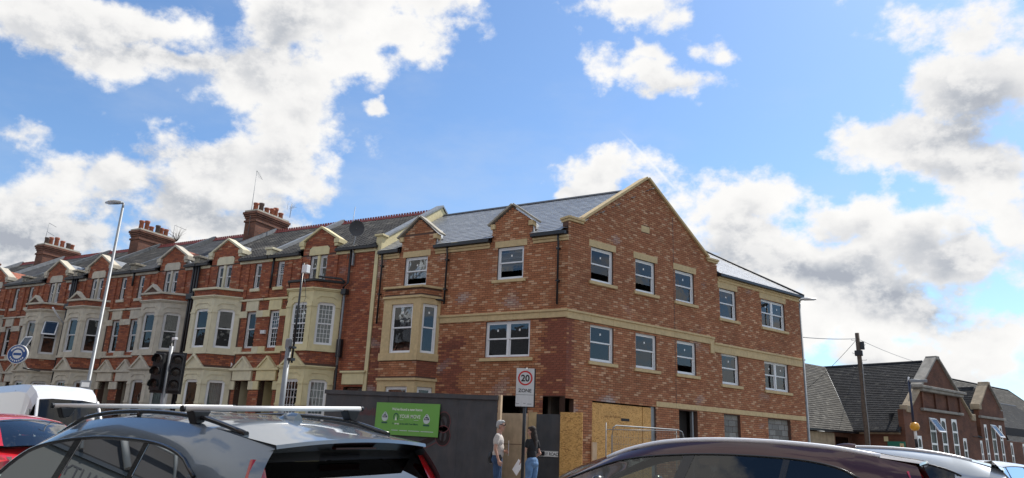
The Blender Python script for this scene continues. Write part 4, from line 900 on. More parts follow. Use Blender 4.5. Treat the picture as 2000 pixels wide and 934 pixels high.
def make_car(name, label, pose, pm, prof=SUV, glass_f=None, glass_r=None, rails=None, sc=(1, 1, 1), bars=False, fin=True, cat='car', seat=None, body2=None, group=None, screen=None):
    px, py, yw, pt, rl, zo = pose
    V = empty(name, (px, py, zo)); V.rotation_mode = 'XYZ'
    fx = Vector((math.cos(yw)*math.cos(pt), math.sin(yw)*math.cos(pt), math.sin(pt))); l0 = Vector((-math.sin(yw), math.cos(yw), 0)); u0 = fx.cross(l0)
    l = math.cos(rl)*l0+math.sin(rl)*u0; u = -math.sin(rl)*l0+math.cos(rl)*u0
    V.rotation_euler = Matrix((fx, l, u)).transposed().to_euler()
    tag(V, label, cat, group)
    edge, top, belt, deck = (curve(prof[k]) for k in ('edge', 'top', 'belt', 'deck'))
    gf, gr = glass_f or m_cglass, glass_r or m_pglass
    wd = curve([(2.36, .62), (2.25, .76), (2.0, .87), (1.4, .925), (0, .93), (-1.5, .925), (-2.0, .89), (-2.22, .82), (-2.34, .72)])
    def yb(x): return .85-.10*max(0, (x-.9))**2-.10*max(0, (-x-1.5))**2
    def ys(x, z): return yb(x)-.29*(z-1.08)
    def ye(x): return .615+.07*max(0, min(1, (x-.9)/.9))-.03*max(0, (-x-1.4))
    SM = Matrix.Diagonal((*sc, 1))
    def P(nm, mb, mt, par=V, **k): return mb.xf(SM).build(nm, mt, par, **k)
    # lower body
    body = MB(); arch = lambda x: max([.22]+[(.34+math.sqrt(max(0, .385**2-(x-c)**2))) if abs(x-c) < .385 else .22 for c in (1.42, -1.36)])
    X_ = sorted(set(lin(-2.34, 2.36, 60)+[1.42-.385, 1.42+.385, -1.36-.385, -1.36+.385])); rows = []
    for x in X_:
        w = wd(x); zt = deck(x); zb = arch(x); rows.append([(x, .0, .22), (x, w*.7, .22), (x, w*.97, max(zb, .26)), (x, w, max(zb+.005, .5)), (x, w*.998, .80), (x, w*.98, zt-.10), (x, w*.945, zt-.02), (x, w*.90, zt)])
    body.grid(rows); body.grid([[(x, -y, z) for x, y, z in r][::-1] for r in rows])
    for x, flip in ((X_[0], 0), (X_[-1], 1)):
        r = rows[0] if not flip else rows[-1]; pts = r+[(a, -b, c) for a, b, c in r[::-1][:-1]]; body.add(pts, [tuple(range(len(pts)))])
    P('body', body, pm)
    bn = MB(); bn.grid([[(x, wd(x)*.90*t, deck(x)+.05*(1-t*t)) for t in lin(-1, 1, 9)] for x in lin(1.5, 2.36, 10)]); P('bonnet', bn, pm)
    td = MB(); td.grid([[(x, wd(x)*.90*t, deck(x)) for t in lin(-1, 1, 5)] for x in lin(-2.34, -2.2, 3)]); P('tailgate_sill', td, pm)
    cb = MB(); cb.box(-2.2, 1.55, -.80, .80, .45, .5).box(1.4, 1.6, -.78, .78, .5, 1.03).box(-2.25, -1.65, -.78, .78, .5, 1.08); P('cabin_floor', cb, m_seat)
    # glass, pillars, cantrail on each side
    lean = -.16
    panes = [(1.86, .40, 0, 1, gf), (.27, -.80, 1, .55, gr), (-.87, -1.635, .55, .0, gr)]
    def gp(xa, xb, la, lb, off=0, inset=0):
        g = []
        for i in range(11):
            t = i/10; row = []
            for j in range(7):
                s_ = j/6; x = xa+(xb-xa)*t+lean*s_*(la+(lb-la)*t); z = belt(x)+(max(top(x), belt(x)+.0005)-belt(x))*s_; row.append((x, ys(x, z)+off, z))
            g.append(row)
        return g
    def side(mb, g, sgn, sm=True):
        if sgn > 0: mb.grid(g, sm)
        else: mb.grid([[(x, -y, z) for x, y, z in r][::-1] for r in g], sm)
    for sgn in (1, -1):
        for (xa, xb, la, lb, gm) in panes:
            mb = MB(); side(mb, gp(xa, xb, la, lb), sgn); P('side_window', mb, gm)
        for (xa, xb, la, lb) in ((.40, .27, 1, 1), (-.80, -.87, .55, .55)):
            mb = MB(); side(mb, gp(xa, xb, la, lb, .004), sgn); P('pillar', mb, m_trim)
        mb = MB(); mb.tube([(x, sgn*(ys(x, top(x))+.004), top(x)+.004) for x in lin(1.84, -1.68, 40)], .013, 6); mb.tube([(x, sgn*(ys(x, belt(x))+.006), belt(x)-.004) for x in lin(1.84, -1.72, 24)], .012, 6)
        P('window_trim', mb, m_trim)
        ct = MB()
        def up(x, q): zt_ = max(top(x), belt(x)); return (x, ys(x, zt_)+(ye(x)-ys(x, zt_))*q+.014*math.sin(math.pi*q), zt_+(edge(x)-zt_)*q)
        g = [[up(x, q/6) for q in range(7)] for x in lin(1.90, -1.60, 50)]
        side(ct, g, sgn)
        dp = [[(-1.66+(-.36-(1-s_)*.10)*t+(-.10)*(1-s_)*(1-t), 0, s_) for s_ in lin(0, 1, 8)] for t in lin(0, 1, 6)]
        g = []
        for t in lin(0, 1, 7):
            row = []
            for s_ in lin(0, 1, 16):
                xr0 = -1.60; xr1 = -2.30+.13*s_; x = xr0+(xr1-xr0)*t; z0_ = belt(x)-.05-.06*t; z1_ = edge(x)
                z = z0_+(z1_-z0_)*s_; zt_ = top(x); yy_ = ys(x, z) if z <= zt_ else ys(x, zt_)+(ye(x)-ys(x, zt_))*(z-zt_)/(z1_-zt_)+.014*math.sin(math.pi*(z-zt_)/(z1_-zt_)); row.append((x, yy_-.03*t*t+.0025*(z < zt_), z))
            g.append(row)
        side(ct, g, sgn); P('roof_side', ct, pm)
        # tail lamp running up the rear pillar
        tl = MB(); pts = [(-2.10, .645, 1.43), (-2.16, .69, 1.32), (-2.235, .735, 1.18), (-2.29, .775, 1.04), (-2.31, .80, .90)]; wds = [.04, .075, .095, .11, .14]
        if prof is not SUV: pts = [(-2.30, .755, 1.06), (-2.325, .785, .98), (-2.335, .80, .88)]; wds = [.05, .07, .10]
        g = [[(x-w_*.35, (y-w_*.9), z), (x-.03, y-.01, z), (x+w_*.45, y+w_*.25+.018, z)] for (x, y, z), w_ in zip(pts, wds)]; side(tl, g, sgn); P('tail_light', tl, m_lamp)
        hl = MB(); g = [[(2.30-.10*i, .60+.075*i, .72), (2.26-.12*i, .60+.07*i, .86)] for i in range(4)]; side(hl, g, sgn); hl.v = [(x+.02, y*1.01, z) for x, y, z in hl.v]; P('headlight', hl, m_lens)
        mi = MB(); mi.lathe([(0, -.09), (.06, -.075), (.085, 0), (.06, .07), (0, .085)], (0, 0, 0), 12); mi.v = [(x*1.0+1.22, y*1.5+sgn*1.0, z+1.10) for x, y, z in mi.v]; P('door_mirror', mi, m_trim)
        for xc in (1.42, -1.36):
            ty = MB(); ty.lathe([(.20, -.11), (.33, -.115), (.365, -.07), (.365, .07), (.33, .115), (.20, .11)], (0, 0, 0), 24)
            wh = P('wheel', MB().lathe([(.0, .10), (.06, .10), (.21, .08), (.215, -.09)], (0, 0, 0), 20), m_rim); wh.location = (xc*sc[0], sgn*.82*sc[1], .365); wh.rotation_euler = (-sgn*math.pi/2, 0, 0)
            ty.build('tyre', m_tyre, wh)
            ac = MB(); ac.tube([(xc+.40*math.cos(a), sgn*.925, .36+.40*math.sin(a)) for a in lin(-.1, math.pi+.1, 14)], .025, 6); P('arch_trim', ac, m_trim)
        dh = MB(); dh.tube([(.55, sgn*.935, .93), (.35, sgn*.95, .94), (.30, sgn*.935, .94)], .014, 6).tube([(-.55, sgn*.935, .95), (-.75, sgn*.95, .96), (-.80, sgn*.93, .96)], .014, 6); P('door_handles', dh, pm)
    # roof, spoiler, windscreen, rear window
    rf = MB(); crown = lambda t: .055*(1-t*t)
    rf.grid([[(x-(.05*(1-t*t) if x < -2.0 else 0), ye(x)*t, edge(x)+crown(t)*(1 if x > -1.7 else 1-.35*min(1, (-1.7-x)/.5))) for t in lin(-1, 1, 13)] for x in lin(prof['xf'], prof['xspo'], 28)][::-1]); P('roof', rf, pm)
    sp = MB(); xs2 = prof['xspo']
    lip = [[(xs2-.05*(1-t*t), ye(xs2)*t, edge(xs2)+crown(t)*.65) for t in lin(-1, 1, 13)], [(xs2-.05*(1-t*t)-.006, ye(xs2)*t, edge(xs2)+crown(t)*.65-.022) for t in lin(-1, 1, 13)]]
    sp.grid(lip); P('spoiler_lip', sp, pm)
    us = MB(); us.grid([lip[1], [(-2.05-.04*(1-t*t), .625*t, edge(-2.05)-.075+.02*(1-t*t)) for t in lin(-1, 1, 13)]]); us.grid([[(-2.05-.04*(1-t*t), .63*t, edge(-2.05)-.07+.02*(1-t*t)) for t in lin(-1, 1, 13)], [(-2.07-.045*(1-t*t), .65*t, 1.405+.012*(1-t*t)) for t in lin(-1, 1, 13)]])
    us.box(-2.01, -1.6, -.6, .6, edge(-2.05)-.06, edge(-2.05)-.055); P('spoiler_underside', us, m_trim)
    P('brake_light', MB().box(-2.19, -2.15, -.16, .16, edge(-2.2)-.030, edge(-2.2)-.02), m_dlamp)
    rg = MB(); rg.grid([[(-2.07-.045*(1-t*t)-.24*s_-.02*math.sin(math.pi*s_), (.645+.075*s_)*t, 1.41-.33*s_) for t in lin(-1, 1, 13)] for s_ in lin(0, 1, 6)]); P('rear_window', rg, m_rglass)
    wp = MB(); wp.tube([(-2.36, 0, 1.10), (-2.31, .12, 1.16), (-2.28, .35, 1.17)], [.02, .012, .008], 6); P('rear_wiper', wp, m_trim)
    ws = MB(); ws.grid([[(x+.22*(1-t*t)*min(1, (x-prof['xf'])/.6)+.06*(1-t*t), ye(x)*t, edge(x)+crown(t)*.8) for t in lin(-1, 1, 11)] for x in lin(1.93, prof['xf'], 12)]); P('windscreen', ws, screen or m_cglass)
    wi = MB(); wi.grid([[(prof['xf']+.004+.06*(1-t*t), ye(prof['xf'])*t, edge(prof['xf'])+crown(t)*.8+.004) for t in lin(-1, 1, 11)], [(prof['xf']-.08+.0*(1-t*t), ye(prof['xf'])*t, edge(prof['xf']-.08)+crown(t)+.004) for t in lin(-1, 1, 11)]]); P('windscreen_header', wi, m_trim)
    if fin:
        fn = MB(); g = []
        for t in lin(0, 1, 8):
            x = -1.28-.26*t; h = .06*math.sin(min(1, t*1.25)*math.pi/2); w_ = .042*math.sin(math.pi*(.12+.88*t)*.6)
            zz = edge(x)+.045; g.append([(x, w_, zz), (x, w_*.75, zz+h*.5), (x, .006, zz+h), (x, -.006, zz+h), (x, -w_*.75, zz+h*.5), (x, -w_, zz)])
        fn.grid(g[::-1]); fn.add(g[-1], [tuple(range(6))]); P('aerial_fin', fn, body2 or pm)
    if rails:
        for sgn in (1, -1):
            rm_, lift, rr_ = rails; mb = MB(); X2 = lin(1.28 if lift < .03 else 1.0, -1.84, 26); n = len(X2)
            mb.tube([(x, sgn*(ye(x)-.035), edge(x)+.012+lift*min(1, 6*min(i, n-1-i)/(n-1))) for i, x in enumerate(X2)], rr_, 8); P('roof_rail', mb, rm_)
            if lift > .03: P('rail_foot', MB().tube([(-.42, sgn*.58, edge(-.42)), (-.42, sgn*.58, edge(-.42)+.05)], .02, 6), rm_)
    if bars:
        for (xa, xb, za, zb_) in bars:
            b = MB(); b.tube([(xa, .69, za), (xb, -.69, zb_)], .0185, 12); b.v = [(xa+(x-xa)*1.0, y, z) for x, y, z in b.v]; bo = P('cross_bar', b, m_barw)
            for sgn, xx, zz in ((1, xa, za), (-1, xb, zb_)):
                MB().tube([(xx, sgn*.685, zz), (xx, sgn*.705, zz)], .021, 12).build('end_cap', m_black, bo)
                ft = MB(); ft.add([(xx-.05, sgn*.52, zz-.012), (xx+.05, sgn*.52, zz-.012), (xx+.05, sgn*.65, zz-.012), (xx-.05, sgn*.65, zz-.012), (xx-.045, sgn*.56, zz-.085), (xx+.045, sgn*.56, zz-.085), (xx+.045, sgn*.615, zz-.10), (xx-.045, sgn*.615, zz-.10)], [(0, 1, 2, 3), (4, 7, 6, 5), (0, 4, 5, 1), (1, 5, 6, 2), (2, 6, 7, 3), (3, 7, 4, 0)])
                ft.build('bar_foot', m_black, bo, bevel=.008)
    sm_ = seat or m_seat
    for (x, y) in ((.55, .37), (.55, -.37), (-.55, .40), (-.55, 0), (-.55, -.40)):
        s_ = MB(); w_ = .23 if x > 0 else .20
        s_.add([(x+.25, y-w_, .55), (x+.25, y+w_, .55), (x-.15, y+w_, .55), (x-.15, y-w_, .55), (x-.10, y-w_*.8, 1.16), (x-.10, y+w_*.8, 1.16), (x-.24, y+w_*.8, 1.18), (x-.24, y-w_*.8, 1.18)], [(0, 1, 2, 3), (4, 7, 6, 5), (0, 4, 5, 1), (1, 5, 6, 2), (2, 6, 7, 3), (3, 7, 4, 0)])
        P('seat', s_, sm_, bevel=.03); P('headrest', MB().box(x-.26, x-.16, y-.13, y+.13, 1.20, 1.37), sm_, bevel=.04)
    P('dashboard', MB().box(1.0, 1.5, -.72, .72, .75, 1.02), m_seat, bevel=.05); P('roof_lining', MB().grid([[(x, (ye(x)-.01)*t, edge(x)+crown(t)-.03) for t in lin(-1, 1, 7)] for x in lin(.9, -1.95, 8)]), mat('pale_headlining', (.40, .38, .33), .9))
    st = MB(); st.tube([(.98+.06*math.sin(a), .37+.18*math.cos(a), .98+.16*math.sin(a)) for a in lin(0, 2*math.pi, 20)], .014, 6, cap=False); st.xf(Matrix.Identity(4)); P('steering_wheel', st, m_seat)
    P('rear_view_mirror', MB().box(1.13, 1.15, -.11, .11, 1.36, 1.42), m_trim)
    return V
m_barw = mat('anodised_bar', (.80, .79, .76), .38, metal=.35)
make_car('estate_car', 'grey metallic SUV in the left foreground with two silver roof bars', (-5.327, 4.175, rad(169.65), .004, rad(-2.05), -.225), paint('grey_metallic_paint', (.13, .165, .20), .5, .32), rails=(m_trim, .032, .017), bars=[(.93, .50, 1.725, 1.755), (-1.27, -1.36, 1.71, 1.745)], glass_r=m_mglass)
m_maroon = paint('dark_maroon_paint', (.045, .008, .012), .55, .3)
make_car('estate_car', 'dark maroon SUV in the right foreground with a bright silver roof rail', (-2.304, 9.585, 3.09867, .0103, .0075, -.19), m_maroon, rails=(m_satin, .012, .030), seat=m_seatl)
m_silver = paint('silver_paint', (.42, .46, .50), .6, .3)
EST = dict(SUV); EST['edge'] = [(1.95, 1.0), (1.4, 1.25), (.9, 1.42), (.4, 1.48), (-.4, 1.52), (-1.0, 1.51), (-1.5, 1.46), (-1.9, 1.38), (-2.3, 1.26)]
EST['top'] = [(1.86, 1.02), (1.2, 1.26), (.8, 1.34), (0, 1.40), (-.6, 1.40), (-1.1, 1.36), (-1.5, 1.27), (-1.7, 1.18)]; EST['belt'] = [(1.9, .98), (0, 1.02), (-1.0, 1.05), (-1.75, 1.12)]; EST['deck'] = [(2.36, .70), (2.2, .84), (1.6, .96), (.4, 1.0), (-1.0, 1.05), (-1.8, 1.10), (-2.2, 1.05), (-2.34, .9)]
make_car('parked_car', 'silver estate car behind the tail of the dark maroon SUV', (-1.35, 13.2, rad(181), 0, 0, -.03), m_silver, prof=EST, rails=(m_satin, .012, .022), fin=False, glass_r=m_mglass)
make_car('parked_car', 'small white hatchback farthest right on the road by the school', (1.75, 28.2, rad(57), 0, 0, .0), paint('white_car_paint', (.72, .73, .75), .0, .3), prof=EST, fin=False, sc=(.9, .95, .95))
make_car('parked_car', 'bright red car facing the camera at the left edge, in front of the white van', (-16.9, 8.9, rad(-12), 0, 0, -.22), paint('bright_red_paint', (.62, .015, .022), .1, .35), prof=EST, fin=False, sc=(.95, .97, 1.13), glass_r=m_cglass, screen=glass('bright_windscreen', (.55, .60, .57), 2.4))
def van():
    V = empty('van', (-22.3, 12.55, -.22), rad(-10)); tag(V, 'white high-roofed panel van facing right at the left edge', 'van')
    wp = paint('van_white_paint', (.70, .71, .73), 0, .35); W_ = .98
    # cross sections: (x, half width at waist, z0, waist, roof z, roof half width)
    secs = [(-3.2, .95, .35, 1.4, 2.62, .84), (-3.0, W_, .35, 1.4, 2.68, .86), (0, W_, .35, 1.4, 2.72, .86), (.6, W_, .35, 1.4, 2.68, .86), (.95, W_, .35, 1.4, 2.52, .84), (1.15, W_, .35, 1.35, 2.30, .80)]
    b = MB(); rows = []
    for x, w, z0, zw, zr, wr in secs: rows.append([(x, -w*.9, z0), (x, -w, z0+.2), (x, -w, zw), (x, -wr-.05, zr-.25), (x, -wr+.06, zr-.04), (x, -wr*.5, zr), (x, wr*.5, zr), (x, wr-.06, zr-.04), (x, wr+.05, zr-.25), (x, w, zw), (x, w, z0+.2), (x, w*.9, z0)])
    b.grid(rows, False); b.add(rows[0], [tuple(range(12))]); b.build('body', wp, V)
    f = MB(); f.grid([[(1.15, y, .35), (1.15, y*1.0, 1.35)] for y in (-.98, .98)]); 
    n = MB(); rows = []
    for x, w, zt in ((1.15, .98, 1.42), (1.7, .97, 1.25), (2.1, .92, 1.12), (2.28, .84, .95), (2.34, .8, .6)): rows.append([(x, -w, .35), (x, -w, zt-.15), (x, -w*.85, zt), (x, 0, zt+.03), (x, w*.85, zt), (x, w, zt-.15), (x, w, .35)])
    n.grid(rows, False); n.add(rows[-1], [tuple(range(7))]); n.build('bonnet', wp, V)
    MB().grid([[(1.80, -.86, 1.24), (1.90, 0, 1.26), (1.80, .86, 1.24)], [(1.17, -.76, 2.26), (1.27, 0, 2.30), (1.17, .76, 2.26)]]).build('windscreen', m_cglass, V)
    MB().add([(1.17, -.76, 2.30), (1.17, -.80, 1.35), (1.8, -.9, 1.24)], [(0, 1, 2)]).add([(1.17, .76, 2.30), (1.17, .8, 1.35), (1.8, .9, 1.24)], [(2, 1, 0)]).tube([(1.17, -.78, 2.28), (1.82, -.90, 1.25)], .04, 6).tube([(1.17, .78, 2.28), (1.82, .90, 1.25)], .04, 6).build('windscreen_pillars', wp, V)
    for s_ in (-1, 1):
        w = MB(); g = [(1.5, s_*.975, 1.33), (1.10, s_*.905, 2.0), (.35, s_*.905, 2.0), (.25, s_*.99, 1.35)]; w.add(g, [(0, 1, 2, 3)]); w.build('side_window', m_trim, V)
        MB().box(1.2, 1.4, min(s_*1.05, s_*1.25), max(s_*1.05, s_*1.25), 1.35, 1.75).build('door_mirror', m_trim, V, bevel=.03)
        MB().box(2.2, 2.33, min(s_*.5, s_*.85), max(s_*.5, s_*.85), .85, 1.05).build('headlight', m_lens, V, bevel=.03)
        MB().box(-3.0, .2, min(s_*.985, s_*.99), max(s_*.985, s_*.99), 1.5, 1.53).build('side_moulding', wp, V)
        for x in (1.45, -2.1):
            wh = MB().lathe([(0, .1), (.2, .1), (.22, -.1)], (0, 0, 0), 18).build('wheel', m_rim, V, loc=(x, s_*.86, .35)); wh.rotation_euler = (-s_*math.pi/2, 0, 0)
            MB().lathe([(.2, -.11), (.34, -.11), (.36, 0), (.34, .11), (.2, .11)], (0, 0, 0), 20).build('tyre', m_tyre, wh)
    MB().box(1.14, 1.16, -.9, .9, .5, 1.35).box(-.3, -.25, -.9, .9, .5, 2.5).build('cab_interior', m_seat, V)
van()
# ------------------------------------------------------------------ site hoarding
def hoarding():
    Y = 16.6; H = empty('hoarding', (-9.63, Y, .12)); tag(H, 'dark grey painted site hoarding with capping, graffiti and a green board on it', 'hoarding')
    n = 5; L_ = 5.87
    zt = lambda x: 2.44+(-x/L_)*.155
    for i in range(n):
        xa = -L_+i*L_/n; xb = xa+L_/n-.006; j = R.uniform(-.004, .004)
        MB().add([(xa, j, 0), (xb, j, 0), (xb, .02, 0), (xa, .02, 0), (xa, j, zt(xa)-.10), (xb, j, zt(xb)-.10), (xb, .02, zt(xb)-.10), (xa, .02, zt(xa)-.10)], [(0, 3, 2, 1), (4, 5, 6, 7), (0, 1, 5, 4), (2, 3, 7, 6), (0, 4, 7, 3), (1, 2, 6, 5)]).build('board', m_hoard, H)
    MB().add([(x, y, z) for x, zz in ((-L_-.03, zt(-L_)), (.02, zt(0))) for (y, z) in ((-.05, zz-.115), (-.05, zz), (.12, zz), (.12, zz-.115))], [(0, 1, 2, 3), (7, 6, 5, 4), (0, 4, 5, 1), (1, 5, 6, 2), (3, 2, 6, 7), (0, 3, 7, 4)]).build('capping', m_hoard, H)
    v = Vector((-11.75+9.63, 3.2, 0)); a = math.atan2(v.y, v.x)
    rt = MB(); rt.box(0, v.length, 0, .02, 0, 2.42); rt.build('return_board', m_hoard, H, rotz=a)
    MB().box(.01, .085, .02, .11, 0, 2.46).build('timber_post', m_ply, H)
    # graffiti: painted strokes
    m_gr = mat('black_spray', (.008, .008, .010), .35); m_pk = mat('faded_red_spray', (.16, .045, .05), .6)
    def stroke(pts, w, mt, nm='graffiti', y=-.008):
        mb = MB(); P_ = [Vector((x, 0, z)) for x, z in pts]; fine = []
        for i in range(len(P_)-1):
            p0, p1, p2, p3 = P_[max(i-1, 0)], P_[i], P_[i+1], P_[min(i+2, len(P_)-1)]
            for k in range(6):
                t = k/6; fine.append(.5*((2*p1)+(p2-p0)*t+(2*p0-5*p1+4*p2-p3)*t*t+(3*p1-p0-3*p2+p3)*t**3))
        fine.append(P_[-1]); g = []
        for i, p in enumerate(fine):
            t = (fine[min(i+1, len(fine)-1)]-fine[max(i-1, 0)]).normalized(); nn = Vector((-t.z, 0, t.x))*w/2; g.append([(p+nn)+Vector((0, y, 0)), (p-nn)+Vector((0, y, 0))])
        mb.grid(g, False); mb.build(nm, mt, H)
    ox, oz = -1.62, 1.72
    blob = lambda cx, cz, rx, rz, n_=9, s_=0: [(cx+rx*math.cos(s_+i*2*math.pi/n_), cz+rz*math.sin(s_+i*2*math.pi/n_)) for i in range(n_+1)]
    stroke(blob(ox, oz+.02, .15, .2), .09, m_gr); stroke(blob(ox, oz-.33, .17, .2), .10, m_gr); stroke([(ox-.06, oz+.1), (ox+.02, oz-.1), (ox-.02, oz-.5)], .08, m_gr)
    stroke([(ox-.9, oz-.62), (ox-.55, oz-.5), (ox-.3, oz-.35), (ox-.25, oz-.05)], .14, m_gr, y=-.0085)
    stroke(blob(ox, oz+.02, .22, .27), .018, m_pk, y=-.012); stroke(blob(ox, oz-.33, .24, .26), .018, m_pk, y=-.0125); stroke([(ox-.9, oz-.72), (ox-.5, oz-.64), (ox-.2, oz-.5)], .02, m_pk, y=-.013)
    for k in range(9):
        x = -4.55+k*.075; stroke([(x, 1.86+R.uniform(0, .05)), (x+.03, 2.02+R.uniform(0, .1)), (x+.05, 1.88)], .014, m_pk)
    return H
hoarding()
def board_sign():
    x0, y, z0 = -13.53, 16.57, 1.50; V = empty('banner_sign', (x0, y, z0)); V.rotation_euler = (0, rad(1.0), 0); tag(V, 'green estate agent board with white lettering on the dark grey hoarding', 'sign')
    w, h = 2.15, .86
    m_g = mat('sign_green', (.155, .40, .075), .45, noise=.03, nscale=3); MB().box(0, w, -.03, -.012, 0, h).build('panel', m_g, V)
    m_w = mat('sign_white', (.75, .80, .72), .5); m_dg = mat('sign_dark_green', (.02, .10, .07), .5); m_nv = mat('sign_navy', (.03, .035, .09), .5); m_pg = mat('sign_pale', (.55, .62, .60), .5)
    T = lambda s_, sz, x, z, m_=m_w, sx=1.0, b=0.0: text('lettering', s_, sz, m_, V, (x, -.033, z), sx=sx, bold=b)
    T("We've found a new home", .098, w*.50, h*.765, b=.002); T('YOUR MOVE', .135, w*.553, h*.535, sx=.92, b=.001); T("It's", .07, w*.30, h*.33, m_dg); T('great', .07, w*.355, h*.33, m_w, b=.002); T('to be with Your Move', .068, w*.545, h*.33, m_dg, b=.001)
    m1 = MB(); m1.box(w*.395, w*.455, -.034, -.031, h*.475, h*.483).box(w*.62, w*.69, -.034, -.031, h*.475, h*.483); m1.build('rule', m_w, V)
    for (a, b_) in ((.28, .38), (.41, .52), (.55, .71), (.74, .93)):
        x = a
        while x < b_: 
            ww = R.uniform(.008, .02); MB().box(w*x, w*(x+ww), -.034, -.031, h*.135, h*.16).build('small_print', m_pg, V); x += ww+.004
    # archway logo
    c = (w*.333, h*.56); r1, r2 = .088, .062; q = MB(); n = 22; A_ = lin(math.radians(-48), math.radians(228), n)
    q.add([(c[0]+r*math.cos(a), -.034, c[1]+r*1.25*math.sin(a)) for r in (r1, r2) for a in A_], [(i, i+1, n+i+1, n+i) for i in range(n-1)]); q.build('arch_logo', m_dg, V)
    MB().prism([(c[0]-.035, c[1]-.09), (c[0]+.035, c[1]-.09), (c[0], c[1]+.05)], -.034, -.032).build('arch_logo_path', m_w, V)
    for cx, cz in ((.155, .53), (.815, .50)):
        px, pz = w*cx, h*cz
        MB().add([(px+.11*math.sin(a)*(1 if math.cos(a) < 0 else 1), -.0335, pz+(.13 if math.cos(a) > 0 else .10)*math.cos(a)*(1.2 if abs(math.sin(a)) < .3 and math.cos(a) > 0 else 1)) for a in lin(0, 2*math.pi*.96, 22)], [tuple(range(22))]).build('badge', m_pg, V)
        MB().add([(px+.085*math.cos(a), -.036, pz+.085*math.sin(a)) for a in lin(0, math.pi, 14)], [tuple(range(14))]).build('badge_top', m_nv, V); text('lettering', 'BEST', .055, m_w, V, (px, -.038, pz+.015))
        MB().box(px-.10, px+.10, -.037, -.034, pz-.16, pz-.115).build('badge_ribbon', m_dg, V); MB().prism([(px-.02, pz+.10), (px+.02, pz+.10), (px, pz+.145)], -.037, -.034).build('badge_tip', m_dg, V)
board_sign()
# boards closing the recess beside the people
def recess_boards():
    def bd(name, lab, x0, x1, zt, mt, y=19.8, yy=.02):
        o = MB().box(0, x1-x0, 0, yy, 0, zt-.12).build(name, mt, None, (x0, y, .12)); tag(o, lab, 'board'); return o
    o = bd('plywood_board', 'weathered brown plywood sheet behind the two people', -11.9, -10.42, 2.28, m_ply, 19.80); MB().box(0, 1.48, -.004, .0, 1.25, 1.27).build('stain', mat('plywood_stain', (.2, .13, .08), .9), o)
    bd('plywood_board', 'narrow paler plywood strip between the brown sheet and the grey sheet', -10.41, -10.13, 2.32, mat('pale_plywood', (.50, .36, .19), .85, noise=.15, nscale=6), 19.83)
    bd('hoarding_board', 'dark grey painted board carrying the street name plate', -10.12, -9.28, 2.27, m_hoard, 19.79)
    bd('osb_board', 'tall orange osb sheet leaning on the brick corner, left of the boarded garage', -9.30, -8.60, 2.33, m_osb, 19.70)
    V = empty('street_name_plate', (-9.98, 19.77, 1.07)); tag(V, 'white street name plate reading RY ROAD on the grey board, its left part blacked out', 'sign')
    MB().box(0, .60, -.012, 0, 0, .16).build('plate', m_white, V); MB().box(.005, .17, -.016, -.012, .02, .145).build('black_patch', m_black, V)
    text('lettering', 'RY ROAD', .125, m_ink, V, (.385, -.0135, .035), bold=.002, sx=.86); MB().box(.0, .60, -.0135, -.0125, .148, .153).box(0, .60, -.0135, -.0125, .007, .012).build('border', m_ink, V)
recess_boards()
def heras():
    V = empty('barrier_panel', C0+N2*1.5, TH); tag(V, 'steel mesh fence panel with rounded top standing before the boarded garage', 'fence')
    b = MB(); b.tube([(.55, 0, .15), (.55, 0, 1.75), (.60, 0, 1.98), (.72, 0, 2.05), (3.55, 0, 2.05), (3.78, 0, 2.0), (3.88, 0, 1.8), (3.88, 0, .15)], .019, 8); b.build('frame', m_galv, V)
    MB().tube([(.40, .1, .15), (.40, .1, 2.12)], .016, 8).build('post', m_galv, V); MB().tube([(3.55, .05, .15), (3.55, .05, 2.0)], .016, 8).build('post', m_galv, V)
    MB().tube([(.42, .08, 1.92), (3.6, .06, 2.02)], .012, 6).build('rail', m_galv, V)
    w = MB()
    for i in range(44): x = .60+i*.074; w.tube([(x, 0, .2), (x, 0, 2.02)], .0032, 3, cap=False)
    for i in range(9): w.tube([(.57, 0, .25+i*.21), (3.86, 0, .25+i*.21)], .0032, 3, cap=False)
    tag(w.build('mesh_wires', m_galv, V), kind='stuff')
    for x in (.5, 3.85): MB().box(x-.12, x+.12, -.3, .3, .0, .14).build('foot_block', m_mortar_old, V, loc=(0, 0, .12), bevel=.02)
heras()
# ------------------------------------------------------------------ street furniture
def speed_sign():
    V = empty('zone_sign', (-7.755, 14.57, .12), rad(26)); tag(V, 'white 20 zone sign with red ring on a black post beside the two people', 'sign')
    MB().tube([(0, .05, 0), (0, .05, 2.90)], .038, 14).build('post', m_black, V)
    for z in (2.15, 2.7): MB().box(-.05, .05, -.005, .1, z, z+.03).build('clamp', m_black, V)
    MB().box(-.205, .225, .004, .022, 2.035, 2.885).build('backing', m_black, V)
    MB().box(-.205, .195, -.012, .002, 2.05, 2.885).build('plate', mat('sign_plate_white', (.66, .67, .67), .35, noise=.03, dirt=.35, dirtcol=(.42, .42, .41), dscale=5), V)
    f = MB(); f.disc((-.005, 2.67), .163, -.0135, 32, .128); f.build('red_ring', m_red, V)
    text('lettering', '20', .20, m_ink, V, (-.005, -.0135, 2.60), bold=.006, sx=.95); text('lettering', 'ZONE', .105, m_ink, V, (-.005, -.0135, 2.36), bold=.002, sx=1.0)
    MB().box(-.203, .193, -.0135, -.0125, 2.30, 2.306).build('rule', m_ink, V)
    b = MB(); [b.box(a, a+w_, -.0135, -.0125, z, z+.012) for a, w_, z in ((-.19, .07, 2.10), (-.03, .05, 2.11), (.05, .10, 2.10))]; b.build('small_marks', m_lead, V)
speed_sign()
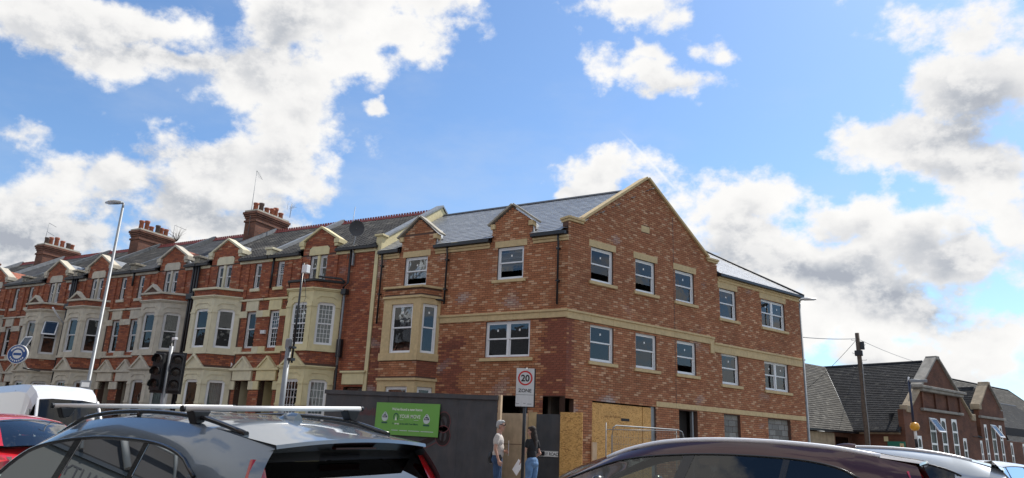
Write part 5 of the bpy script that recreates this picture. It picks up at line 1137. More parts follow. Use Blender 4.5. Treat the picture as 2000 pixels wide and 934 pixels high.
def street_lamp(name, loc, h, lab, head_dir, rb=.085, grp='tall street lamps'):
    V = empty(name, loc); tag(V, lab, 'street lamp', grp)
    MB().tube([(0, 0, 0), (0, 0, 1.3), (0, 0, 1.32), (0, 0, h-.2)], [rb, rb, rb*.72, rb*.5], 14).build('column', m_galv, V)
    hd = Vector(head_dir).normalized(); MB().tube([(0, 0, h-.25), (0, 0, h-.05), tuple(hd*.25+Vector((0, 0, h+.03)))], .04, 10).build('bracket', m_galv, V)
    l_ = MB(); a = math.atan2(hd.y, hd.x); g = []
    for t in lin(0, 1, 9):
        w_ = .14*math.sin(math.pi*min(1, .18+t*.75))+.02; zz = .06*math.sin(math.pi*min(1, .2+t*.7)); x = .05+t*.62
        g.append([(x, -w_, 0), (x, -w_*.7, zz), (x, 0, zz*1.25), (x, w_*.7, zz), (x, w_, 0), (x, w_*.6, -.035), (x, -w_*.6, -.035), (x, -w_, 0)])
    l_.grid(g); l_.add(g[0][:7], [tuple(range(7))]); l_.add(g[-1][:7], [tuple(range(6, -1, -1))]); o = l_.build('lantern', mat('lantern_grey', (.55, .57, .58), .4, noise=.05), V, (0, 0, h), a); MB().box(.2, .6, -.07, .07, -.05, -.03).build('lens', m_lens, o)
    MB().box(-rb-.01, rb+.01, -rb-.015, -rb+.02, .5, 1.0).build('access_door', m_galv, V, loc=(0, 0, 0), bevel=.01)
    return V
street_lamp('street_lamp', (-23.1, 14.0, .12), 8.62, 'tall galvanised street lamp leaning into the sky in front of the left terrace', (-.8, -.3, 0))
street_lamp('street_lamp', (-4.28, 32.72, .12), 7.75, 'galvanised street lamp against the right end of the new brick building', (1, .2, 0), .075)
V = tag(empty('parking_notice', (-22.98, 13.9, 2.35), rad(35)), 'small grey notice plate strapped to the left street lamp', 'sign'); MB().box(-.16, .16, -.11, -.10, 0, .42).build('plate', m_lead, V); MB().box(-.12, .12, -.115, -.11, .22, .36).build('print', m_white, V)
def traffic_signal():
    V = empty('traffic_signal', (-18.65, 13.5, .12)); tag(V, 'black traffic signal with two three-lamp heads, both unlit, on a grey post', 'traffic signal')
    MB().tube([(0, 0, 0), (0, 0, 3.55)], .057, 14).build('post', m_galv, V)
    MB().tube([(.0, 0, 3.5), (0, 0, 3.72), (.10, 0, 3.76)], .02, 8).build('detector_arm', m_upvc, V); MB().box(.02, .16, -.05, .05, 3.73, 3.80).build('detector', m_upvc, V, bevel=.01)
    mb_ = mat('signal_black', (.012, .013, .015), .5); lens = mat('unlit_lens', (.010, .009, .008), .25)
    for (ang, ox, oy, wide, lab) in ((rad(50), .17, .16, .42, 0), (rad(28), -.12, -.17, .36, 0)):
        hgt = 1.02; z0 = 2.42-.12; a0 = frame_m(Vector((ox, oy, 0)), ang)
        bb = MB().box(-wide/2, wide/2, .0, .02, z0-.07, z0+hgt+.07); bb.xf(a0).build('backing_board', mb_, V)
        hs = MB().box(-.15, .15, -.16, -.001, z0, z0+hgt); ho = hs.xf(a0).build('signal_head', mb_, V, bevel=.02)
        for k in range(3):
            zc = z0+.17+k*.34; l_ = MB(); n = 18; l_.add([(.10*math.cos(2*math.pi*i/n), -.165, zc+.10*math.sin(2*math.pi*i/n)) for i in range(n)]+[(0, -.18, zc)], [(i, (i+1) % n, n) for i in range(n)], None, True); l_.xf(a0).build('lens', lens, ho)
            vz = MB(); A_ = lin(rad(-35), rad(215), 14); vz.add([(r*math.cos(a), y, zc+r*math.sin(a)) for (r, y, cut) in ((.125, -.16, 0), (.135, -.29, 0)) for a in A_], [(i, i+1, 14+i+1, 14+i) for i in range(13)], None, True)
            vz.add([(r*math.cos(a), y, zc+r*math.sin(a)) for (r, y, cut) in ((.119, -.16, 0), (.129, -.29, 0)) for a in A_], [(i, 14+i, 14+i+1, i+1) for i in range(13)], None, True); vz.xf(a0).build('visor', mb_, ho)
        for z in (z0+.08, z0+hgt-.12): b = MB(); b.tube([(0, 0, z), (ox*.8, oy*.8, z)], .02, 8); b.build('bracket', mb_, V)
traffic_signal()
def mast():
    V = empty('camera_column', (-14.42, 13.86, .12)); tag(V, 'short grey column with a thin black mast and small white box, before the cream bay', 'column')
    MB().tube([(0, 0, 0), (0, 0, 3.45)], .07, 16).build('column', m_galv, V); MB().box(-.10, .08, -.06, .06, 3.40, 3.68).build('cap', mat('cap_grey', (.22, .23, .24), .6), V, bevel=.04)
    MB().tube([(.12, .05, 3.05), (.12, .05, 5.72)], .028, 10).build('mast', m_black, V); MB().box(.02, .20, -.05, .08, 3.10, 3.17).box(.02, .20, -.05, .08, 3.42, 3.47).build('clamps', m_black, V)
    MB().box(.19, .36, -.06, .08, 5.42, 5.64).build('white_box', m_upvc, V, bevel=.012); MB().tube([(.24, 0, 5.42), (.33, 0, 5.05), (.40, 0, 4.75), (.30, 0, 4.5), (.20, 0, 4.42)], .006, 5).build('cable', m_black, V)
mast()
def telegraph():
    V = empty('telegraph_pole', (-3.0, 45.9, .12)); tag(V, 'dark wooden telegraph pole with wires in front of the school roof', 'telegraph pole')
    pts = [(-.03, 0, 8.25), (-.02, 0, 7.2), (0, 0, 6), (.03, 0, 5), (-.02, 0, 4), (.02, 0, 3), (0, 0, 0)]; MB().tube([(x, y, z) for x, y, z in pts[::-1]], [.14, .138, .134, .13, .125, .12, .11], 12).build('pole', m_wood, V)
    b = MB(); b.box(.08, .30, -.1, .1, 7.3, 7.75); b.build('junction_box', m_black, V, bevel=.03); MB().box(-.24, .18, -.14, .14, 6.95, 7.25).build('junction_box', m_black, V, bevel=.03)
    st = MB()
    for i, z in enumerate((5.9, 6.3, 6.7, 7.1, 7.55, 7.85)): s_ = -1 if i % 2 else 1; st.tube([(0, 0, z), (s_*.34, 0, z), (s_*.35, 0, z+.05)], .014, 5)
    tag(st.build('step_irons', m_galv, V), kind='stuff')
    MB().tube([(.12, -.1, 6.6), (.10, -.16, 5), (.14, -.15, 3.5), (.13, -.15, .2)], .02, 6).build('riser_cable', m_lead, V)
    return V
telegraph()
def wire(lab, a, b, sag, r=.012):
    a, b = Vector(a), Vector(b); pts = [a.lerp(b, t)-Vector((0, 0, sag*4*t*(1-t))) for t in lin(0, 1, 14)]
    tag(MB().tube([tuple(p) for p in pts], r, 5).build('overhead_wire', m_black, None), lab, 'wire')
top = Vector((-3.03, 45.9, 8.05))
wire('upper wire from the telegraph pole to the new brick building', top, C0+D2*13.9+Vector((0, 0, 6.45)), .05, .016)
wire('thin wire sloping down left from the telegraph pole', top, (-6.7, 50, 5.4), .15)
wire('short wire dropping from the telegraph pole to the school ridge', (-2.9, 45.95, 7.1), tuple(C0-N2*9.5+D2*37+Vector((0, 0, 8.05))), .1)
wire('thin upper wire from the telegraph pole to the ridge beside the first gable', top, tuple(C0-N2*5.5+D2*37+Vector((0, 0, 8.1))), .08)
def beacon():
    V = empty('belisha_beacon', (-.46, 34, 0)); tag(V, 'amber globe crossing beacon on a striped pole before the school', 'beacon')
    for k in range(8): MB().tube([(0, 0, k*.32), (0, 0, k*.32+.32)], .055, 14).build('band', m_white if k % 2 else m_ink, V)
    MB().lathe([(.03, 0), (.13, .03), (.175, .11), (.18, .19), (.14, .29), (.06, .33), (0, .335)], (0, 0, 2.56), 20).build('globe', mat('amber_globe', (.75, .36, .03), .35), V)
    MB().tube([(-.03, 0, 2.88), (-.03, 0, 4.55)], .045, 12).build('upper_column', mat('navy_column', (.02, .03, .07), .5), V)
    MB().tube([(-.03, 0, 4.5), (.05, .0, 4.58), (.55, -.1, 4.52)], .03, 8).box(.0, .62, -.16, .02, 4.46, 4.56).build('lamp_head', m_galv, V, bevel=.02); MB().tube([(-.06, 0, 4.5), (-.02, 0, 4.68)], .03, 8).build('photocell', m_upvc, V)
beacon()
# aerials, dish, round sign on the terrace
def TP(u, dep, z): return PT+DT*u-NT*dep+Vector((0, 0, z))
def rod(name, lab, base, pts, extra, r=.014, cat='aerial'):
    V = empty(name, base, TT); tag(V, lab, cat); MB().tube(pts, r, 6).build('mast', m_galv, V)
    for nm, p, rr in extra: MB().tube(p, rr, 5).build(nm, m_galv, V)
rod('tv_aerial', 'tall whip aerial with a small side arm on the nearest big chimney', TP(-10.65, 3.0, 10.9), [(0, 0, 0), (0, 0, 3.5)], [('arm', [(0, 0, 3.45), (.35, .1, 2.95)], .008)]+[('element', [(.06+.05*i, -.12, 3.37-.075*i), (.06+.05*i, .16, 3.37-.075*i)], .005) for i in range(6)])
rod('tv_aerial', 'small square tv aerial behind the nearest chimney pots', TP(-9.6, 4.6, 12.2), [(0, 0, 0), (0, 0, .75)], [('boom', [(-.1, 0, .6), (.3, .1, .55)], .008)]+[('element', [(.06*i, -.1, .42+.0*i), (.06*i, .1, .80)], .005) for i in range(5)]+[('reflector', [(-.1, -.15, .4), (-.1, -.15, .85), (-.1, .15, .85), (-.1, .15, .4)], .006)])
rod('tv_aerial', 'single arm tv aerial by the sooty middle chimney', TP(-18.4, 4.6, 12.0), [(0, 0, 0), (0, 0, .7)], [('boom', [(0, 0, .7), (.9, .1, .35)], .01)])
rod('tv_aerial', 'tv aerial with two arms on the chimney left of the tall lamp', TP(-28.5, 3.3, 12.0), [(0, 0, 0), (.1, 0, 1.5)], [('boom', [(.1, 0, 1.5), (.75, .1, 1.2)], .012), ('boom', [(.07, 0, .95), (.7, .1, .65)], .012)])
V = empty('satellite_dish', TP(-1.15, -.05, 8.5), TT); tag(V, 'grey satellite dish on a bracket at the eaves left of the new building', 'dish')
MB().tube([(0, 0, -.3), (-.05, -.1, .1), (-.05, 0, .5), (-.02, 0, .85)], .02, 8).build('bracket', m_galv, V)
d_ = MB(); g = []
for t in lin(0.02, 1, 5): g.append([(.30*t*math.cos(a), -.07*t*t, .32*t*math.sin(a)) for a in lin(0, 2*math.pi, 20)])
d_.grid(g); dd = d_.build('dish', mat('dish_grey', (.07, .075, .085), .6), V, (.02, -.05, .92)); dd.rotation_euler = (rad(20), 0, rad(40)); MB().tube([(0, -.05, .9), (.25, -.35, .8)], .012, 6).build('feed_arm', m_galv, V)
MB().tube([(-.35, .0, -.3), (-.30, .1, 1.9)], .012, 6).build('whip_mast', m_galv, V)
V = empty('round_sign', at_r(35, 692, 33.5), rad(35)); tag(V, 'round blue and white shop sign projecting from the far left terrace', 'sign')
m_bl = mat('sign_blue', (.03, .09, .28), .4); MB().tube([(0, -.04, 0), (0, .04, 0)], .36, 30).build('rim', m_white, V); f = MB(); f.disc((0, 0), .335, -.045, 30, .17); f.build('blue_ring', m_bl, V); MB().box(-.14, .14, -.046, -.042, -.045, .045).build('centre_bar', m_bl, V)
for i in range(11):
    a = rad(150-i*12); MB().box(-.02, .02, -.003, .0, -.035, .035).build('letter_mark', m_white, V, (.255*math.cos(a), -.047, .255*math.sin(a)))
    if i < 8: a = rad(210+i*17); MB().box(-.02, .02, -.003, .0, -.03, .03).build('letter_mark', m_white, V, (.255*math.cos(a), -.047, .255*math.sin(a)))
MB().tube([(.3, .0, -.5), (.3, 1.2, -.5)], .03, 8).build('bracket', m_black, V)
# buddleia-like twigs on the middle chimney
V = empty('chimney_weed', TP(-18.55, 5.0, 12.0), 0); tag(V, 'leafless weed sprouting from the sooty middle chimney', 'plant'); tw = MB()
for i in range(26):
    a = R.uniform(0, 6.28); e_ = R.uniform(.3, 1.3); l_ = R.uniform(.35, .95); p1 = Vector((math.cos(a)*math.cos(e_), math.sin(a)*math.cos(e_), math.sin(e_)))*l_; tw.tube([(0, 0, -.15), tuple(p1*.5+Vector((0, 0, .05))), tuple(p1)], [.008, .006, .003], 4)
tag(tw.build('twigs', m_wood, V), kind='stuff')
# ------------------------------------------------------------------ school
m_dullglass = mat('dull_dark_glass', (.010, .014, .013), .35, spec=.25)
def school():
    O = C0-N2*4; V = empty('school', O, TH); tag(V, 'old red brick school with steep slate roofs, two stone-coped gables and tall windows', 'building')
    mb_ = brick_tex('school_brick', (.155, .060, .032), (.115, .045, .026), (.075, .047, .035)); st = mat('sooty_stone', (.28, .265, .235), .9, noise=.2, nscale=2, dirt=.6, dirtcol=(.07, .065, .06), dscale=.8); stl = mat('tan_stone', (.36, .29, .20), .9, noise=.2, nscale=3, dirt=.4)
    wins = [(34.95, 35.85, 1.76, 4.20), (36.6, 37.4, 1.78, 4.25), (38.25, 39.1, 1.80, 4.28), (33.05, 33.65, 1.5, 3.0), (39.75, 40.35, 1.5, 3.1)]
    win2 = [(43.55, 44.05, 1.2, 4.2), (44.75, 45.55, 1.2, 4.25), (46.25, 46.8, 1.2, 4.25), (41.75, 42.2, 1.2, 3.0) if 0 else (42.55, 42.95, 1.2, 3.05), (48.0, 48.5, 1.2, 3.1), (50.4, 50.9, 1.2, 3.1)]
    hs = wins+win2
    w = wall_mesh(31.5, 64, 0, 3.2, [(a, b, c, 3.21 if d > 3.2 else d) for a, b, c, d in hs], thick=.35)
    def up(x0, x1, z0, z1, hh): 
        for q in wall_mesh(x0, x1, z0, z1, hh, thick=.35),: w.v += q.v; n0 = len(w.v)-len(q.v); w.f += [tuple(i+n0 for i in f) for f in q.f]; w.c += q.c; w.sm += q.sm
    up(31.5, 42.3, 3.2, 4.5, [(a, b, 3.19, d) for a, b, c, d in wins if d > 3.2]); up(33.9, 39.9, 4.5, 6.0, []); w.prism([(34.3, 6.0), (39.7, 6.0), (37.2, 8.1), (36.8, 8.1)], .01, .35)
    w.prism([(32.5, 4.5), (33.9, 4.5), (33.9, 5.9)], .011, .34); w.prism([(39.9, 4.5), (41.4, 4.5), (39.9, 5.9)], .011, .34)
    up(43.0, 47.4, 3.2, 5.3, [(a, b, 3.19, d) for a, b, c, d in win2 if d > 3.2]); w.prism([(43.1, 5.3), (47.1, 5.3), (45.3, 7.1), (44.9, 7.1)], .01, .35)
    w.build('wall', mb_, V)
    for (a, b, z0, z1) in ((31.45, 34.0, .1, 4.45), (40.0, 42.35, .1, 4.45)): pass
    for i in range(3): MB().box(34.35+i*1.85, 35.95+i*1.85, -.0, .012, 4.85, 5.6).build('brick_panel', mb_, V)
    pil = MB(); [pil.box(x, x+.2, -.10, .02, 4.75, 5.75) for x in (34.1, 35.98, 37.83, 39.65)]; pil.build('panel_pilasters', mb_, V)
    cr = MB(); cr.box(33.8, 40.0, -.30, .3, 5.80, 5.98).box(33.6, 40.2, -.42, .3, 5.98, 6.14); cr.build('cornice', st, V, bevel=.03); MB().box(33.9, 39.9, -.2, .05, 4.58, 4.74).build('stone_band', st, V, bevel=.02)
    def cop(p, q, th, mt, nm='gable_coping', y0=-.12, y1=.5):
        n_ = Vector((-(q[1]-p[1]), q[0]-p[0])).normalized()
        if n_.y < 0: n_ = -n_
        MB().prism([p, q, (q[0]+n_.x*th, q[1]+n_.y*th), (p[0]+n_.x*th, p[1]+n_.y*th)], y0, y1).build(nm, mt, V, bevel=.02)
    cop((34.25, 6.12), (36.85, 8.14), .14, st, y1=.6); cop((37.15, 8.14), (39.75, 6.12), .14, st, y1=.6); MB().box(36.78, 37.22, -.15, .6, 8.08, 8.33).build('apex_stone', st, V, bevel=.04)
    cop((32.2, 4.45), (33.95, 5.85), .12, stl); cop((39.95, 5.85), (41.7, 4.45), .12, stl); MB().box(31.9, 32.6, -.1, .4, 4.35, 4.8).box(41.5, 42.1, -.1, .4, 4.35, 4.8).build('kneeler', stl, V, bevel=.04)
    cop((43.1, 5.4), (45.0, 7.1), .13, stl, y1=.55); cop((45.2, 7.1), (47.1, 5.4), .13, st, y1=.55); MB().box(44.9, 45.3, -.15, .55, 7.08, 7.30).build('apex_stone', stl, V, bevel=.04)
    MB().box(42.9, 47.4, -.15, .05, 4.62, 4.78).build('stone_band', st, V, bevel=.02); MB().box(42.85, 43.3, -.12, .5, 5.2, 5.6).build('kneeler', stl, V, bevel=.04)
    for (a, b, c, d) in hs:
        f = MB(); f.box(a, a+.09, .02, .16, c, d).box(b-.09, b, .02, .16, c, d).box(a, b, .02, .16, c, c+.09); n = 12; m_x = (a+b)/2
        f.prism([(a, d-.42), (a, d), (b, d), (b, d-.42)]+[(m_x+(b-a-.16)/2*math.cos(t), d-.42+.26*math.sin(t)) for t in lin(0, math.pi, n)], .025, .15)
        zz = [c+(d-c)*.66, c+(d-c)*.33] if d > 3.2 else [c+(d-c)*.5]
        for z in zz: f.box(a, b, .015, .16, z-.06, z+.06)
        f.build('window', m_upvc, V); MB().box(a, b, .06, .07, c, d).build('pane', m_dullglass, V)
        sl_ = MB().box(a-.1, b+.1, -.1, .1, c-.14, c).build('sill', st, V)
    for (x, wd_, zt) in ((35.4, .95, 4.15), (45.15, .85, 4.2)):
        q = MB(); q.box(-wd_/2, wd_/2, -.03, .03, -1.0, -.92).box(-wd_/2, wd_/2, -.03, .03, -.08, 0).box(-wd_/2, -wd_/2+.08, -.03, .03, -.92, -.08).box(wd_/2-.08, wd_/2, -.03, .03, -.92, -.08)
        o = q.build('open_casement', m_upvc, V, (x, -.02, zt)); o.rotation_euler = (rad(-32), 0, 0); MB().box(-wd_/2+.08, wd_/2-.08, -.01, .01, -.92, -.08).build('pane', m_glass, o)
    # side wall towards the camera (s = 31.5), running away from the street; local x = 31.5
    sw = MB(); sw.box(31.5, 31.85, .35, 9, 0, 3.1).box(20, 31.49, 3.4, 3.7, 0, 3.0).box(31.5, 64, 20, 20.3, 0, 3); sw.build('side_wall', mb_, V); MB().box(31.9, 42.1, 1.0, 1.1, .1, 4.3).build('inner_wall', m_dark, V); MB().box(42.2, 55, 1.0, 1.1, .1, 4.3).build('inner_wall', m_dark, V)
    MB().box(31.40, 31.9, .3, 3.4, 3.0, 3.10).build('eaves_course', stl, V); MB().box(31.1, 31.42, .2, 3.2, 3.10, 3.22).build('gutter', m_black, V)
    MB().box(20, 31.5, 2.85, 3.1, 3.0, 3.12).build('gutter', m_black, V); MB().box(31.44, 31.5, 1.08, 1.32, 2.57, 2.86).build('pale_vent', CREAM, V); MB().box(25.5, 29.2, 3.3, 3.4, 2.2, 2.95).build('stone_lintel', stl, V)
    for (a, b) in ((29.5, 30.9),): MB().box(a, b, 3.34, 3.39, 1.0, 2.75).build('dark_window', m_pglass, V)
    # roofs. main cross roof: ridge at s=37 along depth
    us = MB(); zr, ze = 8.0, 3.15
    us.add([(31.2, .2, ze), (37, .2, zr), (37, 8.2, zr), (31.2, 8.2, ze), (42.8, .2, ze), (42.8, 8.2, ze)], [(0, 1, 2, 3), (1, 4, 5, 2)])
    us.add([(20, 3.0, 3.05), (37, 3.0, 3.05), (37, 8.1, zr-.02), (20, 8.1, zr-.02), (20, 13.0, 3.05), (37, 13.0, 3.05)], [(0, 1, 2, 3), (3, 2, 5, 4)])
    us.add([(41.5, .3, 3.3), (45.1, .3, 6.9), (45.1, 11, 6.9), (41.5, 11, 3.3), (48.7, .3, 3.3), (48.7, 11, 3.3)], [(0, 1, 2, 3), (1, 4, 5, 2)])
    us.add([(57, 4.0, 4.4), (79, 4.0, 4.4), (74.5, 8.5, 9.2), (57, 8.5, 9.2), (79, 13, 4.4)], [(0, 1, 2, 3), (1, 4, 2)])
    us.add([(46.5, .2, 3.15), (70, .2, 3.15), (70, 6.5, 7.2), (46.5, 6.5, 7.2)], [(0, 1, 2, 3)])
    us.add([(41.4, -.05, 3.25), (43.2, -.05, 3.25), (43.2, 3, 5.2), (41.4, 3, 5.2)], [(0, 1, 2, 3)])
    rf = us.build('roof', mat('school_roof_base', (.045, .044, .042), .9, noise=.2), V)
    PALS = [(4, (.022, .023, .026)), (3, (.030, .031, .033)), (2, (.017, .018, .020)), (.4, (.055, .054, .051))]; PALS2 = [(4, (.070, .066, .058)), (3, (.088, .083, .073)), (2, (.055, .052, .047)), (.6, (.12, .114, .10))]
    def slope(ori, rz, L_, z0, a_, sl_, pal, lim=None, par=V, ns=0):
        e_ = empty('roof_slope', ori, rz, V); slates(e_, 0, L_, 0, z0, sl_, a_, pal, m_tile, ns, V.matrix_world @ frame_m(Vector(ori), rz), limits=lim, w=.30, gauge=.20, lift=.035, thick=.014)
    a1 = math.atan2(zr-ze, 5.8); slope((31.2, 14, 0), -math.pi/2, 13.8, ze+.01, a1, 5.8/math.cos(a1), PALS, lambda x, y: (14-x) < 3.1+y*.845+.15, ns=0)
    a2 = math.atan2(zr-3.05, 4.9); slope((20, 3.0, 0), 0, 17, 3.06, a2, 4.95/math.cos(a2), PALS2, lambda x, y: 20+x < 31.3+y*1.17)
    a3 = math.atan2(3.6, 3.6); slope((41.5, 8.3, 0), -math.pi/2, 8.0, 3.31, a3, 3.6/math.cos(a3), PALS)
    a4 = math.atan2(4.8, 4.5); slope((57, 4.0, 0), 0, 22, 4.41, a4, 4.5/math.cos(a4), PALS2, lambda x, y: x < 22-y)
    a5 = math.atan2(4.05, 6.3); slope((46.6, .2, 0), 0, 23, 3.16, a5, 6.3/math.cos(a5), PALS)
    rt = MB(); rt.tube([(37, .9, zr+.03), (37, 8.1, zr+.03)], .09, 6); rt.tube([(20, 8.1, zr+.02), (37, 8.1, zr+.02)], .09, 6); rt.tube([(45.1, .9, 6.93), (45.1, 11, 6.93)], .08, 6); rt.tube([(57, 8.5, 9.24), (74.5, 8.5, 9.24), (79, 4, 4.4)], .08, 6); rt.tube([(48.6, 6.5, 7.23), (70, 6.5, 7.23)], .08, 6); tag(rt.build('ridge_tiles', m_black2, rf), kind='stuff')
    MB().tube([(31.25, 3.1, 3.12), (37, 8.0, 8.02)], .10, 6).build('valley', m_leadlight, rf)
    # green school board on the side wall
    b = empty('school_board', O+D2*31.38-N2*.3, TH-math.pi/2+math.pi); tag(b, 'green school name board with a cream shield crest on the side wall', 'sign')
    return V
school()
def school_board():
    b = bpy.data.objects['school_board']; b.location = at_r(1783, 864, (C0-N2*4.4+D2*31.3).length)+Vector((0, 0, 0)); 
    O = C0-N2*4; p = O+D2*31.40-N2*.0; b.location = (p.x, p.y, 1.25); b.rotation_euler = (0, 0, TH-math.pi/2); b.scale = (.42, 1, .93)
    # local +x runs towards the street, -y faces the camera
    m_g = mat('board_green', (.015, .16, .11), .45); MB().box(-2.6, -.05, -.03, .0, 0, 1.42).build('panel', m_g, b)
    MB().add([(x, -.034, z) for x, z in ((-.82, 1.3), (-.28, 1.3), (-.25, .95), (-.36, .72), (-.55, .55), (-.74, .72), (-.85, .95))], [tuple(range(6, -1, -1))]).build('shield', mat('crest_cream', (.60, .50, .28), .6), b)
    MB().add([(x, -.037, z) for x, z in ((-.68, 1.12), (-.52, 1.18), (-.44, .95), (-.50, .78), (-.6, .84))], [tuple(range(4, -1, -1))]).build('crest_emblem', mat('crest_orange', (.42, .13, .04), .6), b)
    text('lettering', 'Learning', .20, m_white, b, (-2.45, -.034, .42), align='LEFT'); 
    q = MB(); x = -2.4
    while x < -1.5: ww = R.uniform(.04, .09); q.box(x, x+ww, -.034, -.031, 1.05, 1.12); x += ww+.02
    tag(q.build('small_print', mat('sign_pale'), b), kind='stuff')
    MB().disc((-.42, .22), .12, -.034, 20, .07).build('round_mark', m_white, b)
school_board()
# ------------------------------------------------------------------ people
def remeshed(name, shapes, mt, parent, vox=.011, smooth=3):
    mb = MB()
    for kind, *a in shapes:
        if kind == 'limb':
            pts, rs, n = a[0], a[1], 12; mb.tube(pts, rs, n)
            for p, r_ in zip(pts, rs): ball(mb, p, (r_, r_, r_))
        else: ball(mb, a[0], a[1], a[2] if len(a) > 2 else None)
    o = mb.build(name, mt, parent); r_ = o.modifiers.new('remesh', 'REMESH'); r_.mode = 'VOXEL'; r_.voxel_size = vox; r_.use_smooth_shade = True
    if smooth: s_ = o.modifiers.new('smooth', 'SMOOTH'); s_.iterations = smooth; s_.factor = .5
    return o
def ball(mb, c, r, rot=None, n=12, m_=9):
    c = Vector(c); rows = []
    for i in range(m_+1):
        t = math.pi*i/m_; rows.append([Vector((r[0]*math.sin(t)*math.cos(2*math.pi*k/n), r[1]*math.sin(t)*math.sin(2*math.pi*k/n), r[2]*math.cos(t))) for k in range(n)])
    vs = []; fs = []
    top = len(vs); vs.append(rows[0][0]); 
    for i in range(1, m_): vs += rows[i]
    vs.append(rows[m_][0]); last = len(vs)-1
    for k in range(n): fs.append((0, 1+k, 1+(k+1) % n)); fs.append((last, 1+(m_-2)*n+(k+1) % n, 1+(m_-2)*n+k))
    for i in range(m_-2):
        for k in range(n): a = 1+i*n+k; b = 1+i*n+(k+1) % n; fs.append((a, a+n, b+n, b))
    mb.add([(rot @ v if rot else v)+c for v in vs], fs, None, True)
def hand(sh, wrist, d, side, palm_n, curl=.6):
    """palm and five fingers from the wrist along d"""
    w = Vector(wrist); d = Vector(d).normalized(); s_ = Vector(side).normalized(); nn = Vector(palm_n).normalized()
    pc = w+d*.045; sh.append(('limb', [tuple(w), tuple(w+d*.05)], [.026, .030])); 
    for i, (o, l_) in enumerate(((-.030, .068), (-.010, .078), (.011, .074), (.031, .060))):
        b = w+d*.075+s_*o; sh.append(('limb', [tuple(w+d*.03+s_*o*.8), tuple(b)], [.015, .0115])); m1 = b+(d*math.cos(curl)+nn*math.sin(curl))*l_*.5; m2 = m1+(d*math.cos(curl*2)+nn*math.sin(curl*2))*l_*.5; sh.append(('limb', [tuple(b), tuple(m1), tuple(m2)], [.0105, .0095, .008]))
    t0 = w+d*.02-s_*.028; t1 = t0+(d*.6-s_*.8).normalized()*.035+nn*.01; t2 = t1+(d*.9-s_*.2).normalized()*.032+nn*.012; sh.append(('limb', [tuple(t0), tuple(t1), tuple(t2)], [.014, .012, .009]))
SKIN = mat('skin', (.46, .25, .18), .55, noise=.05)
